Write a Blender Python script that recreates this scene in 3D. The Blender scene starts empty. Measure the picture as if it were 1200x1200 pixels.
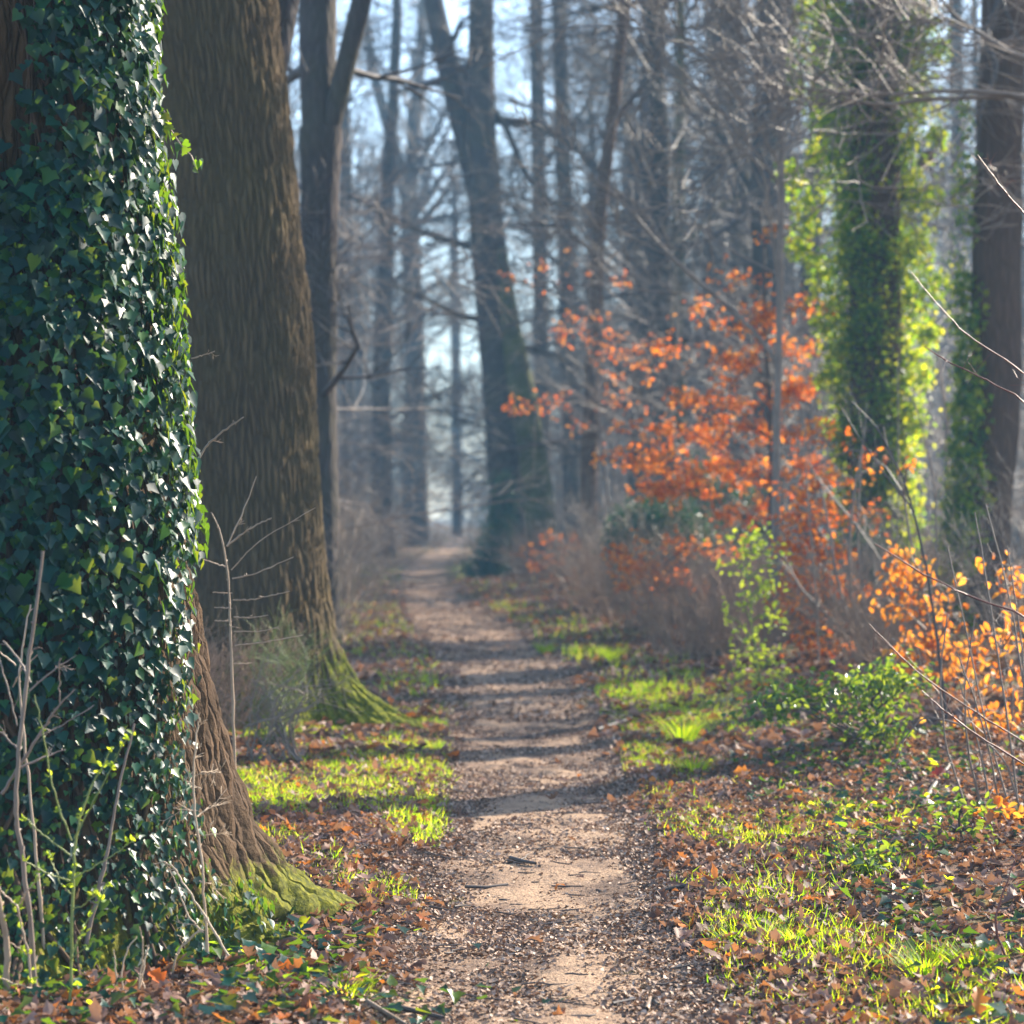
import bpy, math, random
import numpy as np
from mathutils import Vector, Matrix

SC = bpy.context.scene
COL = SC.collection
F = 2500.0            # focal length in pixels of a 1200 px frame (50 mm lens, 24 mm sensor)
EYE = 1.5

# ------------------------------------------------------------------ camera
cam_d = bpy.data.cameras.new('camera')
cam_d.sensor_width = 24.0
cam_d.sensor_height = 24.0
cam_d.lens = 50.0
cam_d.clip_end = 2000
cam_d.clip_start = 0.05
cam_d.dof.use_dof = True
cam_d.dof.focus_distance = 8.0
cam_d.dof.aperture_fstop = 1.8
cam_d.dof.aperture_blades = 9
cam = bpy.data.objects.new('camera', cam_d)
COL.objects.link(cam)
cam.location = (0, 0, EYE)
cam.rotation_euler = (math.pi / 2, 0, 0)
SC.camera = cam

# ------------------------------------------------------------------ sky, sun, exposure
SUN_AZ, SUN_EL = math.radians(50), math.radians(29)
world = bpy.data.worlds.new('World')
SC.world = world
world.use_nodes = True
wn = world.node_tree
sky = wn.nodes.new('ShaderNodeTexSky')
sky.sky_type = 'NISHITA'
sky.sun_disc = False
sky.sun_elevation = SUN_EL
sky.sun_rotation = SUN_AZ
sky.air_density = 1.0
sky.dust_density = 1.0
sky.ozone_density = 1.6
wn.links.new(sky.outputs[0], wn.nodes['Background'].inputs[0])
wn.nodes['Background'].inputs[1].default_value = 0.135
sun_d = bpy.data.lights.new('sun', 'SUN')
sun_d.energy = 5.0
sun_d.angle = math.radians(0.5)
sun_d.color = (1.0, 0.90, 0.74)
sun = bpy.data.objects.new('sun', sun_d)
COL.objects.link(sun)
SUNV = Vector((math.sin(SUN_AZ) * math.cos(SUN_EL), math.cos(SUN_AZ) * math.cos(SUN_EL), math.sin(SUN_EL)))
sun.rotation_euler = SUNV.to_track_quat('Z', 'Y').to_euler()
sun.location = (30, 30, 40)
vs = SC.view_settings
vs.view_transform = 'Standard'
vs.look = 'None'
vs.gamma = 1.0
vs.use_curve_mapping = False
vs.exposure = 1.8
SC.cycles.max_bounces = 6
SC.cycles.diffuse_bounces = 3
SC.cycles.glossy_bounces = 2
SC.cycles.transmission_bounces = 3
SC.cycles.volume_bounces = 0
SC.cycles.sample_clamp_indirect = 4.0
SC.cycles.sample_clamp_direct = 30.0

rng = random.Random(11)
nr = np.random.default_rng(11)

# ------------------------------------------------------------------ helpers: noise, ground height
def smooth(a, b, x):
    t = np.clip((np.asarray(x, float) - a) / (b - a), 0, 1)
    return t * t * (3 - 2 * t)

def _hash(i, j, s):
    v = np.sin(i * 127.1 + j * 311.7 + s * 74.7) * 43758.5453
    return v - np.floor(v)

def vnoise(x, y, s=0):
    x = np.asarray(x, float); y = np.asarray(y, float)
    i, j = np.floor(x), np.floor(y)
    u, v = x - i, y - j
    u = u * u * (3 - 2 * u); v = v * v * (3 - 2 * v)
    a, b = _hash(i, j, s), _hash(i + 1, j, s)
    c, d = _hash(i, j + 1, s), _hash(i + 1, j + 1, s)
    return a + (b - a) * u + (c - a) * v + (a - b - c + d) * u * v

PY = [-30, 0, 6, 9.4, 12.5, 18.7, 26.8, 37.5, 53.6, 70, 83, 100, 117, 160, 400]
PX = [0.0, 0.05, 0.10, 0.15, 0.14, 0.02, -0.5, -1.45, -2.25, -2.6, -2.75, -2.75, -2.7, -4.5, -20]
def pathx(y):
    y = np.asarray(y, float)
    return (np.interp(y - 2, PY, PX) + np.interp(y, PY, PX) + np.interp(y + 2, PY, PX)) / 3
def pathw(y):
    return np.interp(y, [0, 7, 12, 19, 27, 40, 120], [0.58, 0.57, 0.57, 0.72, 0.82, 0.68, 0.7])

def gh(x, y):
    x = np.asarray(x, float); y = np.asarray(y, float)
    off = x - pathx(y)
    w = pathw(y)
    bank = smooth(.1, 3.0, off - w) * .20 + smooth(.1, 2.2, -off - w) * .05
    n = (vnoise(x * .8, y * .8, 1) - .5) * .06 + (vnoise(x * 3.5, y * 3.5, 2) - .5) * .03
    near = np.clip(1.3 - np.hypot(x, y - 15) / 120, 0, 1)
    dip = -.05 * np.exp(-(off / (w * .95)) ** 4)
    ruts = (vnoise(x * 1.1, y * 1.6, 5) - .5) * .055 * np.exp(-(off / w) ** 2)
    return (bank + n * (1 - .6 * np.exp(-(off / w) ** 2)) + dip + ruts) * near
def gz(x, y):
    return float(gh(x, y))
def W(px, py, d):
    return Vector(((px - 600) * d / F, d, EYE + (600 - py) * d / F))

# ------------------------------------------------------------------ helpers: objects
def tag(o, label=None, cat=None, group=None, kind=None):
    if label: o['label'] = label
    if cat: o['category'] = cat
    if group: o['group'] = group
    if kind: o['kind'] = kind
    return o
def thing(name, label, cat, loc, group=None):
    o = bpy.data.objects.new(name, None)
    COL.objects.link(o)
    o.location = loc
    o.empty_display_size = .2
    return tag(o, label, cat, group)
def mesh_np(name, V, faces, mat, shade=False):
    """faces: list of int arrays (M,k)"""
    me = bpy.data.meshes.new(name)
    V = np.asarray(V, np.float32)
    faces = [np.asarray(f, np.int32) for f in faces if len(f)]
    me.vertices.add(len(V)); me.vertices.foreach_set('co', V.ravel())
    nl = sum(f.size for f in faces); nf = sum(len(f) for f in faces)
    me.loops.add(nl); me.polygons.add(nf)
    me.loops.foreach_set('vertex_index', np.concatenate([f.ravel() for f in faces]))
    tot = np.concatenate([np.full(len(f), f.shape[1], np.int32) for f in faces])
    start = np.concatenate([[0], np.cumsum(tot)[:-1]]).astype(np.int32)
    me.polygons.foreach_set('loop_start', start)
    if shade:
        me.polygons.foreach_set('use_smooth', np.ones(nf, bool))
    me.update(calc_edges=True)
    if mat: me.materials.append(mat)
    return me
def obj(name, me, parent=None, kind=None):
    o = bpy.data.objects.new(name, me)
    COL.objects.link(o)
    if parent is not None: o.parent = parent
    if kind: o['kind'] = kind
    return o

class Tubes:
    """polylines with radii, batched by point count and side count"""
    def __init__(s): s.b = {}
    def add(s, pts, radii, sides=5):
        s.b.setdefault((len(pts), sides), []).append((pts, radii))
    def arrays(s, origin=(0, 0, 0)):
        Vs, Fs, base = [], [], 0
        for (k, n), L in s.b.items():
            P = np.array([[tuple(p) for p in a[0]] for a in L], float) - np.array(origin)
            R = np.array([a[1] for a in L], float)
            T = np.gradient(P, axis=1)
            T /= np.linalg.norm(T, axis=2, keepdims=True) + 1e-9
            ax = P[:, -1] - P[:, 0]
            ref = np.where((np.abs(ax[:, 2:3]) > .7 * np.linalg.norm(ax, axis=1, keepdims=True)), [[1., 0.3, 0]], [[0., 0, 1]])
            A = np.cross(T, ref[:, None, :]); A /= np.linalg.norm(A, axis=2, keepdims=True) + 1e-9
            B = np.cross(T, A)
            th = np.arange(n) * 2 * math.pi / n
            V = P[:, :, None, :] + R[:, :, None, None] * (A[:, :, None, :] * np.cos(th)[None, None, :, None] + B[:, :, None, :] * np.sin(th)[None, None, :, None])
            N = len(L)
            idx = base + np.arange(N * k * n).reshape(N, k, n)
            a = idx[:, :-1, :]; b = np.roll(idx, -1, 2)[:, :-1, :]
            c = np.roll(idx, -1, 2)[:, 1:, :]; d = idx[:, 1:, :]
            Fs.append(np.stack([a, b, c, d], -1).reshape(-1, 4))
            Vs.append(V.reshape(-1, 3)); base += N * k * n
        return np.concatenate(Vs), Fs
    def build(s, name, mat, parent=None, origin=(0, 0, 0), kind=None):
        V, Fs = s.arrays(origin)
        return obj(name, mesh_np(name, V, Fs, mat, True), parent, kind)

def frames(normal, direc):
    Z = normal / (np.linalg.norm(normal, axis=1, keepdims=True) + 1e-9)
    Y = direc - Z * np.sum(direc * Z, 1, keepdims=True)
    Y /= np.linalg.norm(Y, axis=1, keepdims=True) + 1e-9
    X = np.cross(Y, Z)
    return np.stack([X, Y, Z], -1)     # columns
def scatter(tV, tF, P, M, S, warp=None):
    """tV (V,3), tF (T,3), P (N,3), M (N,3,3), S (N,) or (N,3)"""
    S = np.asarray(S, float)
    if S.ndim == 1: S = np.repeat(S[:, None], 3, 1)
    L = tV[None] * S[:, None, :]
    if warp is not None: L = warp(L)
    V = np.einsum('nij,nvj->nvi', M, L) + P[:, None, :]
    N, k = len(P), len(tV)
    Fc = (np.asarray(tF)[None] + (np.arange(N) * k)[:, None, None]).reshape(-1, 3)
    return V.reshape(-1, 3), Fc
class Bits:
    def __init__(s): s.V, s.F, s.n = [], [], 0
    def add(s, V, Fc):
        s.V.append(V); s.F.append(Fc + s.n); s.n += len(V)
    def build(s, name, mat, parent=None, origin=(0, 0, 0), kind=None):
        V = np.concatenate(s.V) - np.array(origin)
        return obj(name, mesh_np(name, V, [np.concatenate(s.F)], mat, True), parent, kind)
def rand_unit(n):
    v = nr.normal(size=(n, 3)); return v / np.linalg.norm(v, axis=1, keepdims=True)

# leaf templates: stalk end at origin, tip towards +y, upper side +z
def halves(mid, right, faces_r):
    V = [(0, m[0], m[1]) for m in mid] + [tuple(r) for r in right] + [(-r[0], r[1], r[2]) for r in right]
    m, k = len(mid), len(right)
    Fc = []
    for f in faces_r:
        Fc.append(tuple(f))
        Fc.append(tuple((i if i < m else i + k) for i in reversed(f)))
    V = np.array(V, float); V[:, 2] -= .12 * np.maximum(V[:, 1], 0) ** 2
    return V, np.array(Fc)
IVY_A = halves([(0, 0), (.45, -.02), (1, 0)], [(.2, -.14, .04), (.47, .02, .09), (.46, .28, .1), (.24, .6, .05)],
               [(0, 3, 4), (0, 4, 1), (1, 4, 5), (1, 5, 6), (1, 6, 2)])
IVY_B = halves([(0, 0), (.42, -.03), (1, 0)], [(.22, -.12, .05), (.36, .06, .08), (.58, .24, .14), (.34, .4, .07), (.16, .72, .03)],
               [(0, 3, 4), (0, 4, 1), (1, 4, 5), (1, 5, 6), (1, 6, 7), (1, 7, 2)])
OVAL = halves([(0, 0), (.5, -.06), (1, .02)], [(.22, .2, .08), (.3, .5, .13), (.16, .82, .08)], [(0, 3, 1), (1, 3, 4), (1, 4, 5), (1, 5, 2)])
OAK = halves([(0, 0), (.35, 0), (.68, 0), (1, 0)],
             [(.07, .12, .02), (.2, .27, .06), (.13, .38, .03), (.31, .55, .1), (.18, .66, .05), (.27, .82, .09), (.1, .92, .03)],
             [(0, 4, 1), (1, 4, 5), (1, 5, 6), (1, 6, 2), (2, 6, 7), (2, 7, 8), (2, 8, 9), (2, 9, 10), (2, 10, 3)])
CHIP = (np.array([(-.5, -.3, 0), (.5, -.25, .12), (.42, .3, 0), (-.35, .35, .15)]), np.array([(0, 1, 2), (0, 2, 3)]))
BLADE = (np.array([(-.5, 0, 0), (.5, 0, 0), (-.4, .5, 0), (.4, .5, 0), (0, 1, 0)]), np.array([(0, 1, 3), (0, 3, 2), (2, 3, 4)]))

# ------------------------------------------------------------------ materials
class MB:
    def __init__(s, name):
        s.m = bpy.data.materials.new(name); s.m.use_nodes = True
        s.t = s.m.node_tree; s.p = s.t.nodes['Principled BSDF']; s.out = s.t.nodes['Material Output']
    def n(s, ty, **kw):
        o = s.t.nodes.new(ty)
        for k, v in kw.items():
            if k.startswith('i_'):
                key = k[2:]; key = int(key) if key.isdigit() else key
                o.inputs[key].default_value = v
            else: setattr(o, k, v)
        return o
    def l(s, a, b): s.t.links.new(a, b)
    def coord(s, scale=(1, 1, 1)):
        tc = s.n('ShaderNodeTexCoord'); mp = s.n('ShaderNodeMapping')
        mp.inputs['Scale'].default_value = scale
        s.l(tc.outputs['Object'], mp.inputs[0]); return mp.outputs[0]
    def noise(s, vec, scale, detail=4, rough=.55):
        o = s.n('ShaderNodeTexNoise'); o.inputs['Scale'].default_value = scale
        o.inputs['Detail'].default_value = detail; o.inputs['Roughness'].default_value = rough
        s.l(vec, o.inputs['Vector']); return o.outputs['Fac']
    def ramp(s, fac, stops):
        r = s.n('ShaderNodeValToRGB'); e = r.color_ramp.elements
        while len(e) < len(stops): e.new(.5)
        for q, (p, c) in zip(e, stops):
            q.position = p; q.color = (c if len(c) == 4 else tuple(c) + (1,)) if not isinstance(c, (int, float)) else (c, c, c, 1)
        s.l(fac, r.inputs[0]); return r.outputs[0]
    def mix(s, fac, a, b, mode='MIX'):
        m = s.n('ShaderNodeMix', data_type='RGBA', blend_type=mode)
        for val, i in ((fac, 0), (a, 6), (b, 7)):
            if isinstance(val, (int, float)): m.inputs[i].default_value = val
            elif isinstance(val, tuple): m.inputs[i].default_value = tuple(val) + (1,)
            else: s.l(val, m.inputs[i])
        return m.outputs[2]
    def math(s, op, a, b=0.0):
        m = s.n('ShaderNodeMath', operation=op)
        for v, i in ((a, 0), (b, 1)):
            if isinstance(v, (int, float)): m.inputs[i].default_value = v
            else: s.l(v, m.inputs[i])
        return m.outputs[0]
    def base(s, c, rough=.9, spec=.2):
        if isinstance(c, tuple): s.p.inputs['Base Color'].default_value = tuple(c) + (1,)
        else: s.l(c, s.p.inputs['Base Color'])
        s.p.inputs['Roughness'].default_value = rough
        s.p.inputs['Specular IOR Level'].default_value = spec
    def bump(s, h, dist, strength=1):
        b = s.n('ShaderNodeBump'); b.inputs['Distance'].default_value = dist; b.inputs['Strength'].default_value = strength
        s.l(h, b.inputs['Height']); s.l(b.outputs[0], s.p.inputs['Normal'])

def leaf_mat(name, stops, trans, tfac=.4, rough=.35, spec=.5):
    b = MB(name)
    g = b.n('ShaderNodeNewGeometry')
    c = b.ramp(g.outputs['Random Per Island'], stops)
    b.base(c, rough, spec)
    tr = b.n('ShaderNodeBsdfTranslucent')
    tc = b.ramp(g.outputs['Random Per Island'], trans)
    b.l(tc, tr.inputs[0])
    ms = b.n('ShaderNodeMixShader'); ms.inputs[0].default_value = tfac
    b.l(b.p.outputs[0], ms.inputs[1]); b.l(tr.outputs[0], ms.inputs[2]); b.l(ms.outputs[0], b.out.inputs[0])
    return b.m
def leaf_mat_obj(name, stops, trans, tfac, rough, spec):
    m = leaf_mat(name, stops, trans, tfac, rough, spec)
    t = m.node_tree
    oi = t.nodes.new('ShaderNodeObjectInfo')
    for l in list(t.links):
        if l.from_socket.name == 'Random Per Island':
            t.links.new(oi.outputs['Random'], l.to_socket)
    return m

def by_object(m):
    m = m.copy(); m.name = m.name + '_single'; t = m.node_tree
    oi = t.nodes.new('ShaderNodeObjectInfo')
    for l in list(t.links):
        if l.from_socket.name == 'Random Per Island': t.links.new(oi.outputs['Random'], l.to_socket)
    return m
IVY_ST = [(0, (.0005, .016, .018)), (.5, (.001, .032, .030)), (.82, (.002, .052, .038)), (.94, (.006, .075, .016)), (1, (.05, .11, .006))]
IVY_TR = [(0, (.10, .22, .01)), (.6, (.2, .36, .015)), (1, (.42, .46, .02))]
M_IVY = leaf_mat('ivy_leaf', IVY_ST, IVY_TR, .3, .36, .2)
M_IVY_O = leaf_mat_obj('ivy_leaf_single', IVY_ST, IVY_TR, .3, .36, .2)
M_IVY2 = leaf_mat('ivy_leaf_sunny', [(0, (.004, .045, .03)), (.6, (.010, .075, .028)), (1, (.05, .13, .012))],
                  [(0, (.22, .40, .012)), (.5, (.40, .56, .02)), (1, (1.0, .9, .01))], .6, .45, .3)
M_BEECH = leaf_mat('beech_leaf_rust', [(0, (.30, .08, .02)), (.5, (.48, .14, .03)), (1, (.62, .25, .06))],
                   [(0, (.75, .13, .012)), (.5, (1.0, .26, .02)), (1, (1.0, .42, .05))], .55, .55, .3)
M_BEECH_Y = leaf_mat('beech_leaf_amber', [(0, (.34, .10, .02)), (.5, (.52, .17, .025)), (1, (.62, .28, .05))],
                     [(0, (.85, .22, .02)), (.5, (1.0, .36, .03)), (1, (1.0, .52, .06))], .5, .5, .35)
M_LIME = leaf_mat('young_leaf', [(0, (.12, .22, .02)), (1, (.24, .34, .03))], [(0, (.5, .68, .03)), (1, (.8, .85, .05))], .5, .45, .4)
M_HOLLY = leaf_mat('holly_leaf', [(0, (.010, .06, .025)), (.7, (.03, .11, .03)), (1, (.08, .17, .03))],
                   [(0, (.2, .38, .015)), (1, (.5, .55, .03))], .38, .28, .5)
M_DARK = leaf_mat('evergreen_leaf', [(0, (.006, .045, .035)), (1, (.02, .09, .055))], [(0, (.05, .15, .03)), (1, (.1, .22, .03))], .2, .4, .4)
M_GRASS = leaf_mat('grass_blade', [(0, (.04, .14, .008)), (.6, (.11, .23, .008)), (.85, (.2, .26, .02)), (1, (.36, .28, .10))],
                   [(0, (.26, .55, .006)), (.55, (.62, .78, .008)), (.85, (.85, .85, .02)), (1, (.9, .7, .2))], .56, .6, .2)
M_LITTER = leaf_mat('dry_leaf', [(0, (.07, .036, .027)), (.35, (.14, .075, .052)), (.62, (.22, .13, .10)), (.86, (.30, .20, .165)), (.93, (.22, .07, .025)), (.975, (.42, .11, .02)), (1, (.5, .18, .03))],
                    [(0, (.2, .08, .03)), (.5, (.4, .2, .1)), (.9, (.45, .2, .08)), (1, (.9, .3, .04))], .25, .6, .22)
M_CHIP = leaf_mat('path_chip', [(0, (.06, .04, .032)), (.3, (.16, .10, .07)), (.6, (.28, .18, .13)), (.9, (.42, .29, .21)), (1, (.55, .42, .33))],
                  [(0, (.1, .05, .03)), (1, (.4, .2, .1))], .1, .65, .2)

def bark_mat(name, crest, groove, cell=(16, 16, 2.6), depth=.02, moss=0.0, moss_h=.8, moss_dir=None, disp=True, alg=(.09, .10, .03), alg_amt=.3):
    b = MB(name)
    v = b.coord(); vb = v
    if disp:
        an = b.n('ShaderNodeAttribute', attribute_name='barkco'); vb = an.outputs['Vector']
    wob = b.n('ShaderNodeTexNoise'); wob.inputs['Scale'].default_value = 3.0; wob.inputs['Detail'].default_value = 5
    b.l(vb, wob.inputs['Vector'])
    vm = b.n('ShaderNodeVectorMath', operation='MULTIPLY_ADD')
    vm.inputs[1].default_value = (.07, .07, .16)
    b.l(wob.outputs['Color'], vm.inputs[0]); b.l(vb, vm.inputs[2])
    mp = b.n('ShaderNodeMapping'); mp.inputs['Scale'].default_value = cell
    b.l(vm.outputs[0], mp.inputs[0])
    vo = b.n('ShaderNodeTexVoronoi', feature='DISTANCE_TO_EDGE'); vo.inputs['Scale'].default_value = 1
    b.l(mp.outputs[0], vo.inputs['Vector'])
    ridge = b.ramp(vo.outputs['Distance'], [(0, 0.0), (.12, .5), (.3, 1.0)])
    fm = b.n('ShaderNodeMapping'); fm.inputs['Scale'].default_value = (cell[0] * .5, cell[1] * .5, cell[2] * 1.2); b.l(vb, fm.inputs[0])
    fine = b.noise(fm.outputs[0], 3.2, 6, .65)
    h = b.math('ADD', b.math('MULTIPLY', ridge, .7), b.math('MULTIPLY', fine, .7))
    c = b.mix(b.math('MULTIPLY', ridge, 1.0), groove, crest)
    big = b.noise(v, 1.4, 4, .6)
    c = b.mix(b.math('MULTIPLY', b.ramp(big, [(.4, 0.0), (.7, 1.0)]), alg_amt), c, alg)
    c = b.mix(.5, c, b.mix(fine, tuple(x * .6 for x in crest), tuple(min(1, x * 1.5) for x in crest)))
    if moss:
        sx = b.n('ShaderNodeSeparateXYZ'); b.l(v, sx.inputs[0])
        hh = b.math('DIVIDE', sx.outputs[2], moss_h)
        if moss_dir:
            g = b.n('ShaderNodeNewGeometry'); dt = b.n('ShaderNodeVectorMath', operation='DOT_PRODUCT')
            b.l(g.outputs['True Normal'], dt.inputs[0]); dt.inputs[1].default_value = moss_dir
            hh = b.math('SUBTRACT', hh, b.math('MULTIPLY', dt.outputs['Value'], .45))
        hh = b.math('ADD', hh, b.math('MULTIPLY', b.math('SUBTRACT', b.noise(v, 7, 6, .7), .5), 2.2))
        mk = b.ramp(hh, [(.35, 1.0), (.75, 0.0)])
        mcol = b.ramp(b.noise(v, 40, 2), [(.3, (.035, .055, .004)), (.55, (.13, .14, .006)), (.75, (.26, .25, .008))])
        c = b.mix(b.math('MULTIPLY', mk, moss), c, mcol)
    b.base(c, .9, .15)
    if disp:
        d = b.n('ShaderNodeDisplacement'); d.inputs['Midlevel'].default_value = .6; d.inputs['Scale'].default_value = depth
        b.l(h, d.inputs['Height']); b.l(d.outputs[0], b.out.inputs['Displacement'])
        b.m.displacement_method = 'BOTH'
    else:
        b.bump(h, depth)
    return b.m
M_BARK1 = bark_mat('bark_ivied_oak', (.078, .045, .024), (.016, .009, .005), (30, 30, 4.6), .030, moss=.7, moss_h=.26, moss_dir=(.7, .3, .2), alg_amt=.12)
M_BARK2 = bark_mat('bark_mossy_oak', (.11, .074, .040), (.018, .011, .007), (25, 25, 3.0), .038, moss=.95, moss_h=.5, moss_dir=(1.3, .2, .1), alg=(.075, .07, .014), alg_amt=.5)
M_BARK3 = bark_mat('bark_grey', (.075, .058, .055), (.035, .027, .025), (14, 14, 2.5), .02, disp=False, alg=(.10, .12, .03), alg_amt=.35)
M_BARK4 = bark_mat('bark_green', (.075, .07, .035), (.035, .03, .018), (12, 12, 2.5), .02, disp=False, alg=(.11, .15, .02), alg_amt=.8)
M_BARK5 = bark_mat('bark_brown', (.11, .06, .04), (.05, .028, .018), (14, 14, 2.5), .02, disp=False, alg_amt=.1)
def plain(name, c0, c1, rough=.7, spec=.3, scale=6):
    b = MB(name); v = b.coord()
    b.base(b.ramp(b.noise(v, scale, 4), [(.3, c0), (.7, c1)]), rough, spec)
    return b.m
M_TWIG = plain('twig_grey', (.14, .10, .08), (.24, .18, .14), .55, .4)
M_TWIGD = plain('twig_dark', (.05, .038, .036), (.10, .075, .065), .6, .4)
M_TWIGB = plain('twig_tan', (.30, .20, .13), (.42, .31, .22), .5, .4)
M_TWIGR = plain('bramble_red', (.10, .025, .02), (.2, .06, .04), .45, .4)
M_TWIGG = plain('twig_green', (.13, .17, .035), (.24, .25, .07), .5, .4)
M_STRAW = plain('dry_straw', (.40, .28, .18), (.55, .42, .3), .6, .3)

M_TANGLE = plain('tangle_brown', (.20, .125, .085), (.34, .22, .15), .75, .2)
M_IVYSTEM = plain('ivy_stem', (.06, .035, .022), (.11, .065, .04), .8, .2)
def ground_mat():
    b = MB('forest_soil'); v = b.coord()
    vo = b.n('ShaderNodeTexVoronoi'); vo.inputs['Scale'].default_value = 16; b.l(v, vo.inputs['Vector'])
    sp = b.n('ShaderNodeSeparateColor'); b.l(vo.outputs['Color'], sp.inputs[0])
    leafc = b.ramp(sp.outputs[0], [(0, (.06, .035, .025)), (.4, (.15, .09, .06)), (.75, (.24, .15, .10)), (.93, (.32, .11, .035)), (1, (.4, .2, .06))])
    soil = b.ramp(b.noise(v, 5, 6, .65), [(.3, (.05, .033, .025)), (.7, (.13, .085, .06))])
    c = b.mix(b.ramp(b.noise(v, 2.2, 5), [(.35, .25), (.6, .9)]), soil, leafc)
    green = b.ramp(b.noise(v, 20, 3), [(.3, (.05, .10, .012)), (.7, (.12, .19, .02))])
    c = b.mix(b.ramp(b.noise(v, .55, 5, .6), [(.5, 0.0), (.62, .55)]), c, green)
    b.base(c, .9, .2)
    b.bump(b.math('ADD', b.noise(v, 30, 6, .7), b.math('MULTIPLY', sp.outputs[1], .5)), .03)
    return b.m
def path_mat():
    b = MB('trodden_earth'); v = b.coord()
    c = b.ramp(b.noise(v, 2.0, 7, .62), [(.28, (.075, .048, .036)), (.43, (.20, .128, .088)), (.58, (.42, .275, .175)), (.78, (.19, .122, .085))])
    sp = b.noise(v, 90, 3, .7)
    c = b.mix(b.ramp(sp, [(.32, .75), (.5, 0.0)]), c, (.09, .06, .045))
    c = b.mix(b.ramp(b.noise(v, 55, 3, .7), [(.58, 0.0), (.7, .7)]), c, (.5, .36, .26))
    b.base(c, .92, .18)
    b.bump(b.math('ADD', b.noise(v, 14, 6, .7), b.math('MULTIPLY', sp, .35)), .03)
    return b.m

# ------------------------------------------------------------------ the setting: ground, path
def graded(lo, hi, mid0, mid1, fine, grow=1.12, maxs=12):
    a = list(np.arange(mid0, mid1, fine)); s = fine; x = a[-1]
    while x < hi: s = min(s * grow, maxs); x += s; a.append(x)
    s = fine; x = a[0]; pre = []
    while x > lo: s = min(s * grow, maxs); x -= s; pre.append(x)
    return np.array(pre[::-1] + a)
gxs = graded(-300, 300, -3.6, 4.6, .07)
gys = graded(-60, 420, 5.2, 22, .08, 1.05)
GX, GY = np.meshgrid(gxs, gys)
V = np.stack([GX, GY, gh(GX, GY)], -1).reshape(-1, 3)
I = np.arange(len(V)).reshape(GX.shape)
Q = np.stack([I[:-1, :-1], I[:-1, 1:], I[1:, 1:], I[1:, :-1]], -1).reshape(-1, 4)
tag(obj('ground', mesh_np('ground', V, [Q], ground_mat(), True)), kind='structure')
pys = graded(-6, 150, 5, 22, .06, 1.04, 1.5)
us = np.linspace(-1.25, 1.25, 44)
PYY, UU = np.meshgrid(pys, us, indexing='ij')
PXX = pathx(PYY) + UU * pathw(PYY)
edge = smooth(.62, 1.1, np.abs(UU) + (vnoise(PYY * 2.2, UU * 3, 9) - .5) * .5)
PZ = gh(PXX, PYY) + .008 - edge * .035 + (vnoise(PXX * 16, PYY * 16, 7) - .5) * .01 + (vnoise(PXX * 5, PYY * 4, 8) - .5) * .018
V = np.stack([PXX, PYY, PZ], -1).reshape(-1, 3)
I = np.arange(len(V)).reshape(PYY.shape)
Q = np.stack([I[:-1, :-1], I[:-1, 1:], I[1:, 1:], I[1:, :-1]], -1).reshape(-1, 4)
tag(obj('path', mesh_np('path', V, [Q], path_mat(), True)), kind='structure')

# ------------------------------------------------------------------ hero trunks
def hero_trunk(name, zs, cx, cy, Rfun, nth, mat, parent, org):
    th = np.linspace(0, 2 * math.pi, nth, endpoint=False)
    Z, T = np.meshgrid(zs, th, indexing='ij')
    R = Rfun(Z, T)
    X = cx(Z) + np.cos(T) * R; Y = cy(Z) + np.sin(T) * R
    V = np.stack([X, Y, Z], -1).reshape(-1, 3) - np.array(org)
    I = np.arange(len(V)).reshape(Z.shape); J = np.roll(I, -1, 1)
    Q = np.stack([I[:-1], J[:-1], J[1:], I[1:]], -1).reshape(-1, 4)
    me = mesh_np(name, V, [Q], mat, True)
    s = np.concatenate([np.zeros((1, nth)), np.cumsum(np.hypot(np.diff(R, axis=0), np.diff(Z, axis=0)), 0)])
    s += zs[0] + np.min(s[-1]) - s[-1][None]
    co = np.stack([np.cos(T) * .55, np.sin(T) * .55, s], -1).reshape(-1, 3).astype(np.float32)
    at = me.attributes.new('barkco', 'FLOAT_VECTOR', 'POINT'); at.data.foreach_set('vector', co.ravel())
    return obj(name, me, parent)
def lobe(T, a, w):
    d = (T - a + math.pi) % (2 * math.pi) - math.pi
    return np.exp(-(d / w) ** 2)

def grow(TB, p, d, L, r, level, kids, spread, up, sides=4, seg=4, rmin=.003, curl=.25, leafpts=None):
    p = Vector(p); d = Vector(d).normalized()
    pts = [p.copy()]; rad = [r]
    n = seg
    for i in range(n):
        d = (d + Vector((rng.gauss(0, curl), rng.gauss(0, curl), rng.gauss(0, curl) + up)) * .5).normalized()
        p = p + d * (L / n)
        pts.append(p.copy()); rad.append(max(rmin, r * (1 - .8 * (i + 1) / n)))
    TB.add(pts, rad, sides)
    if leafpts is not None and level <= 1:
        leafpts.append(pts)
    if level > 0:
        k = kids[0]
        for j in range(k):
            t = .2 + .78 * (j + rng.random()) / k
            f = t * n; i = min(int(f), n - 1)
            q = pts[i].lerp(pts[i + 1], f - i)
            ax = (pts[i + 1] - pts[i]).normalized()
            s = Vector((rng.gauss(0, 1), rng.gauss(0, 1), rng.gauss(0, .7)))
            s = (s - ax * s.dot(ax)).normalized()
            nd = ax * math.cos(spread) + s * math.sin(spread)
            grow(TB, q, nd, L * (.62 - .28 * t) * rng.uniform(.8, 1.3), max(rmin, rad[i] * .55), level - 1, kids[1:], spread, up, 3, 3, rmin, curl, leafpts)
    return pts

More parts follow.
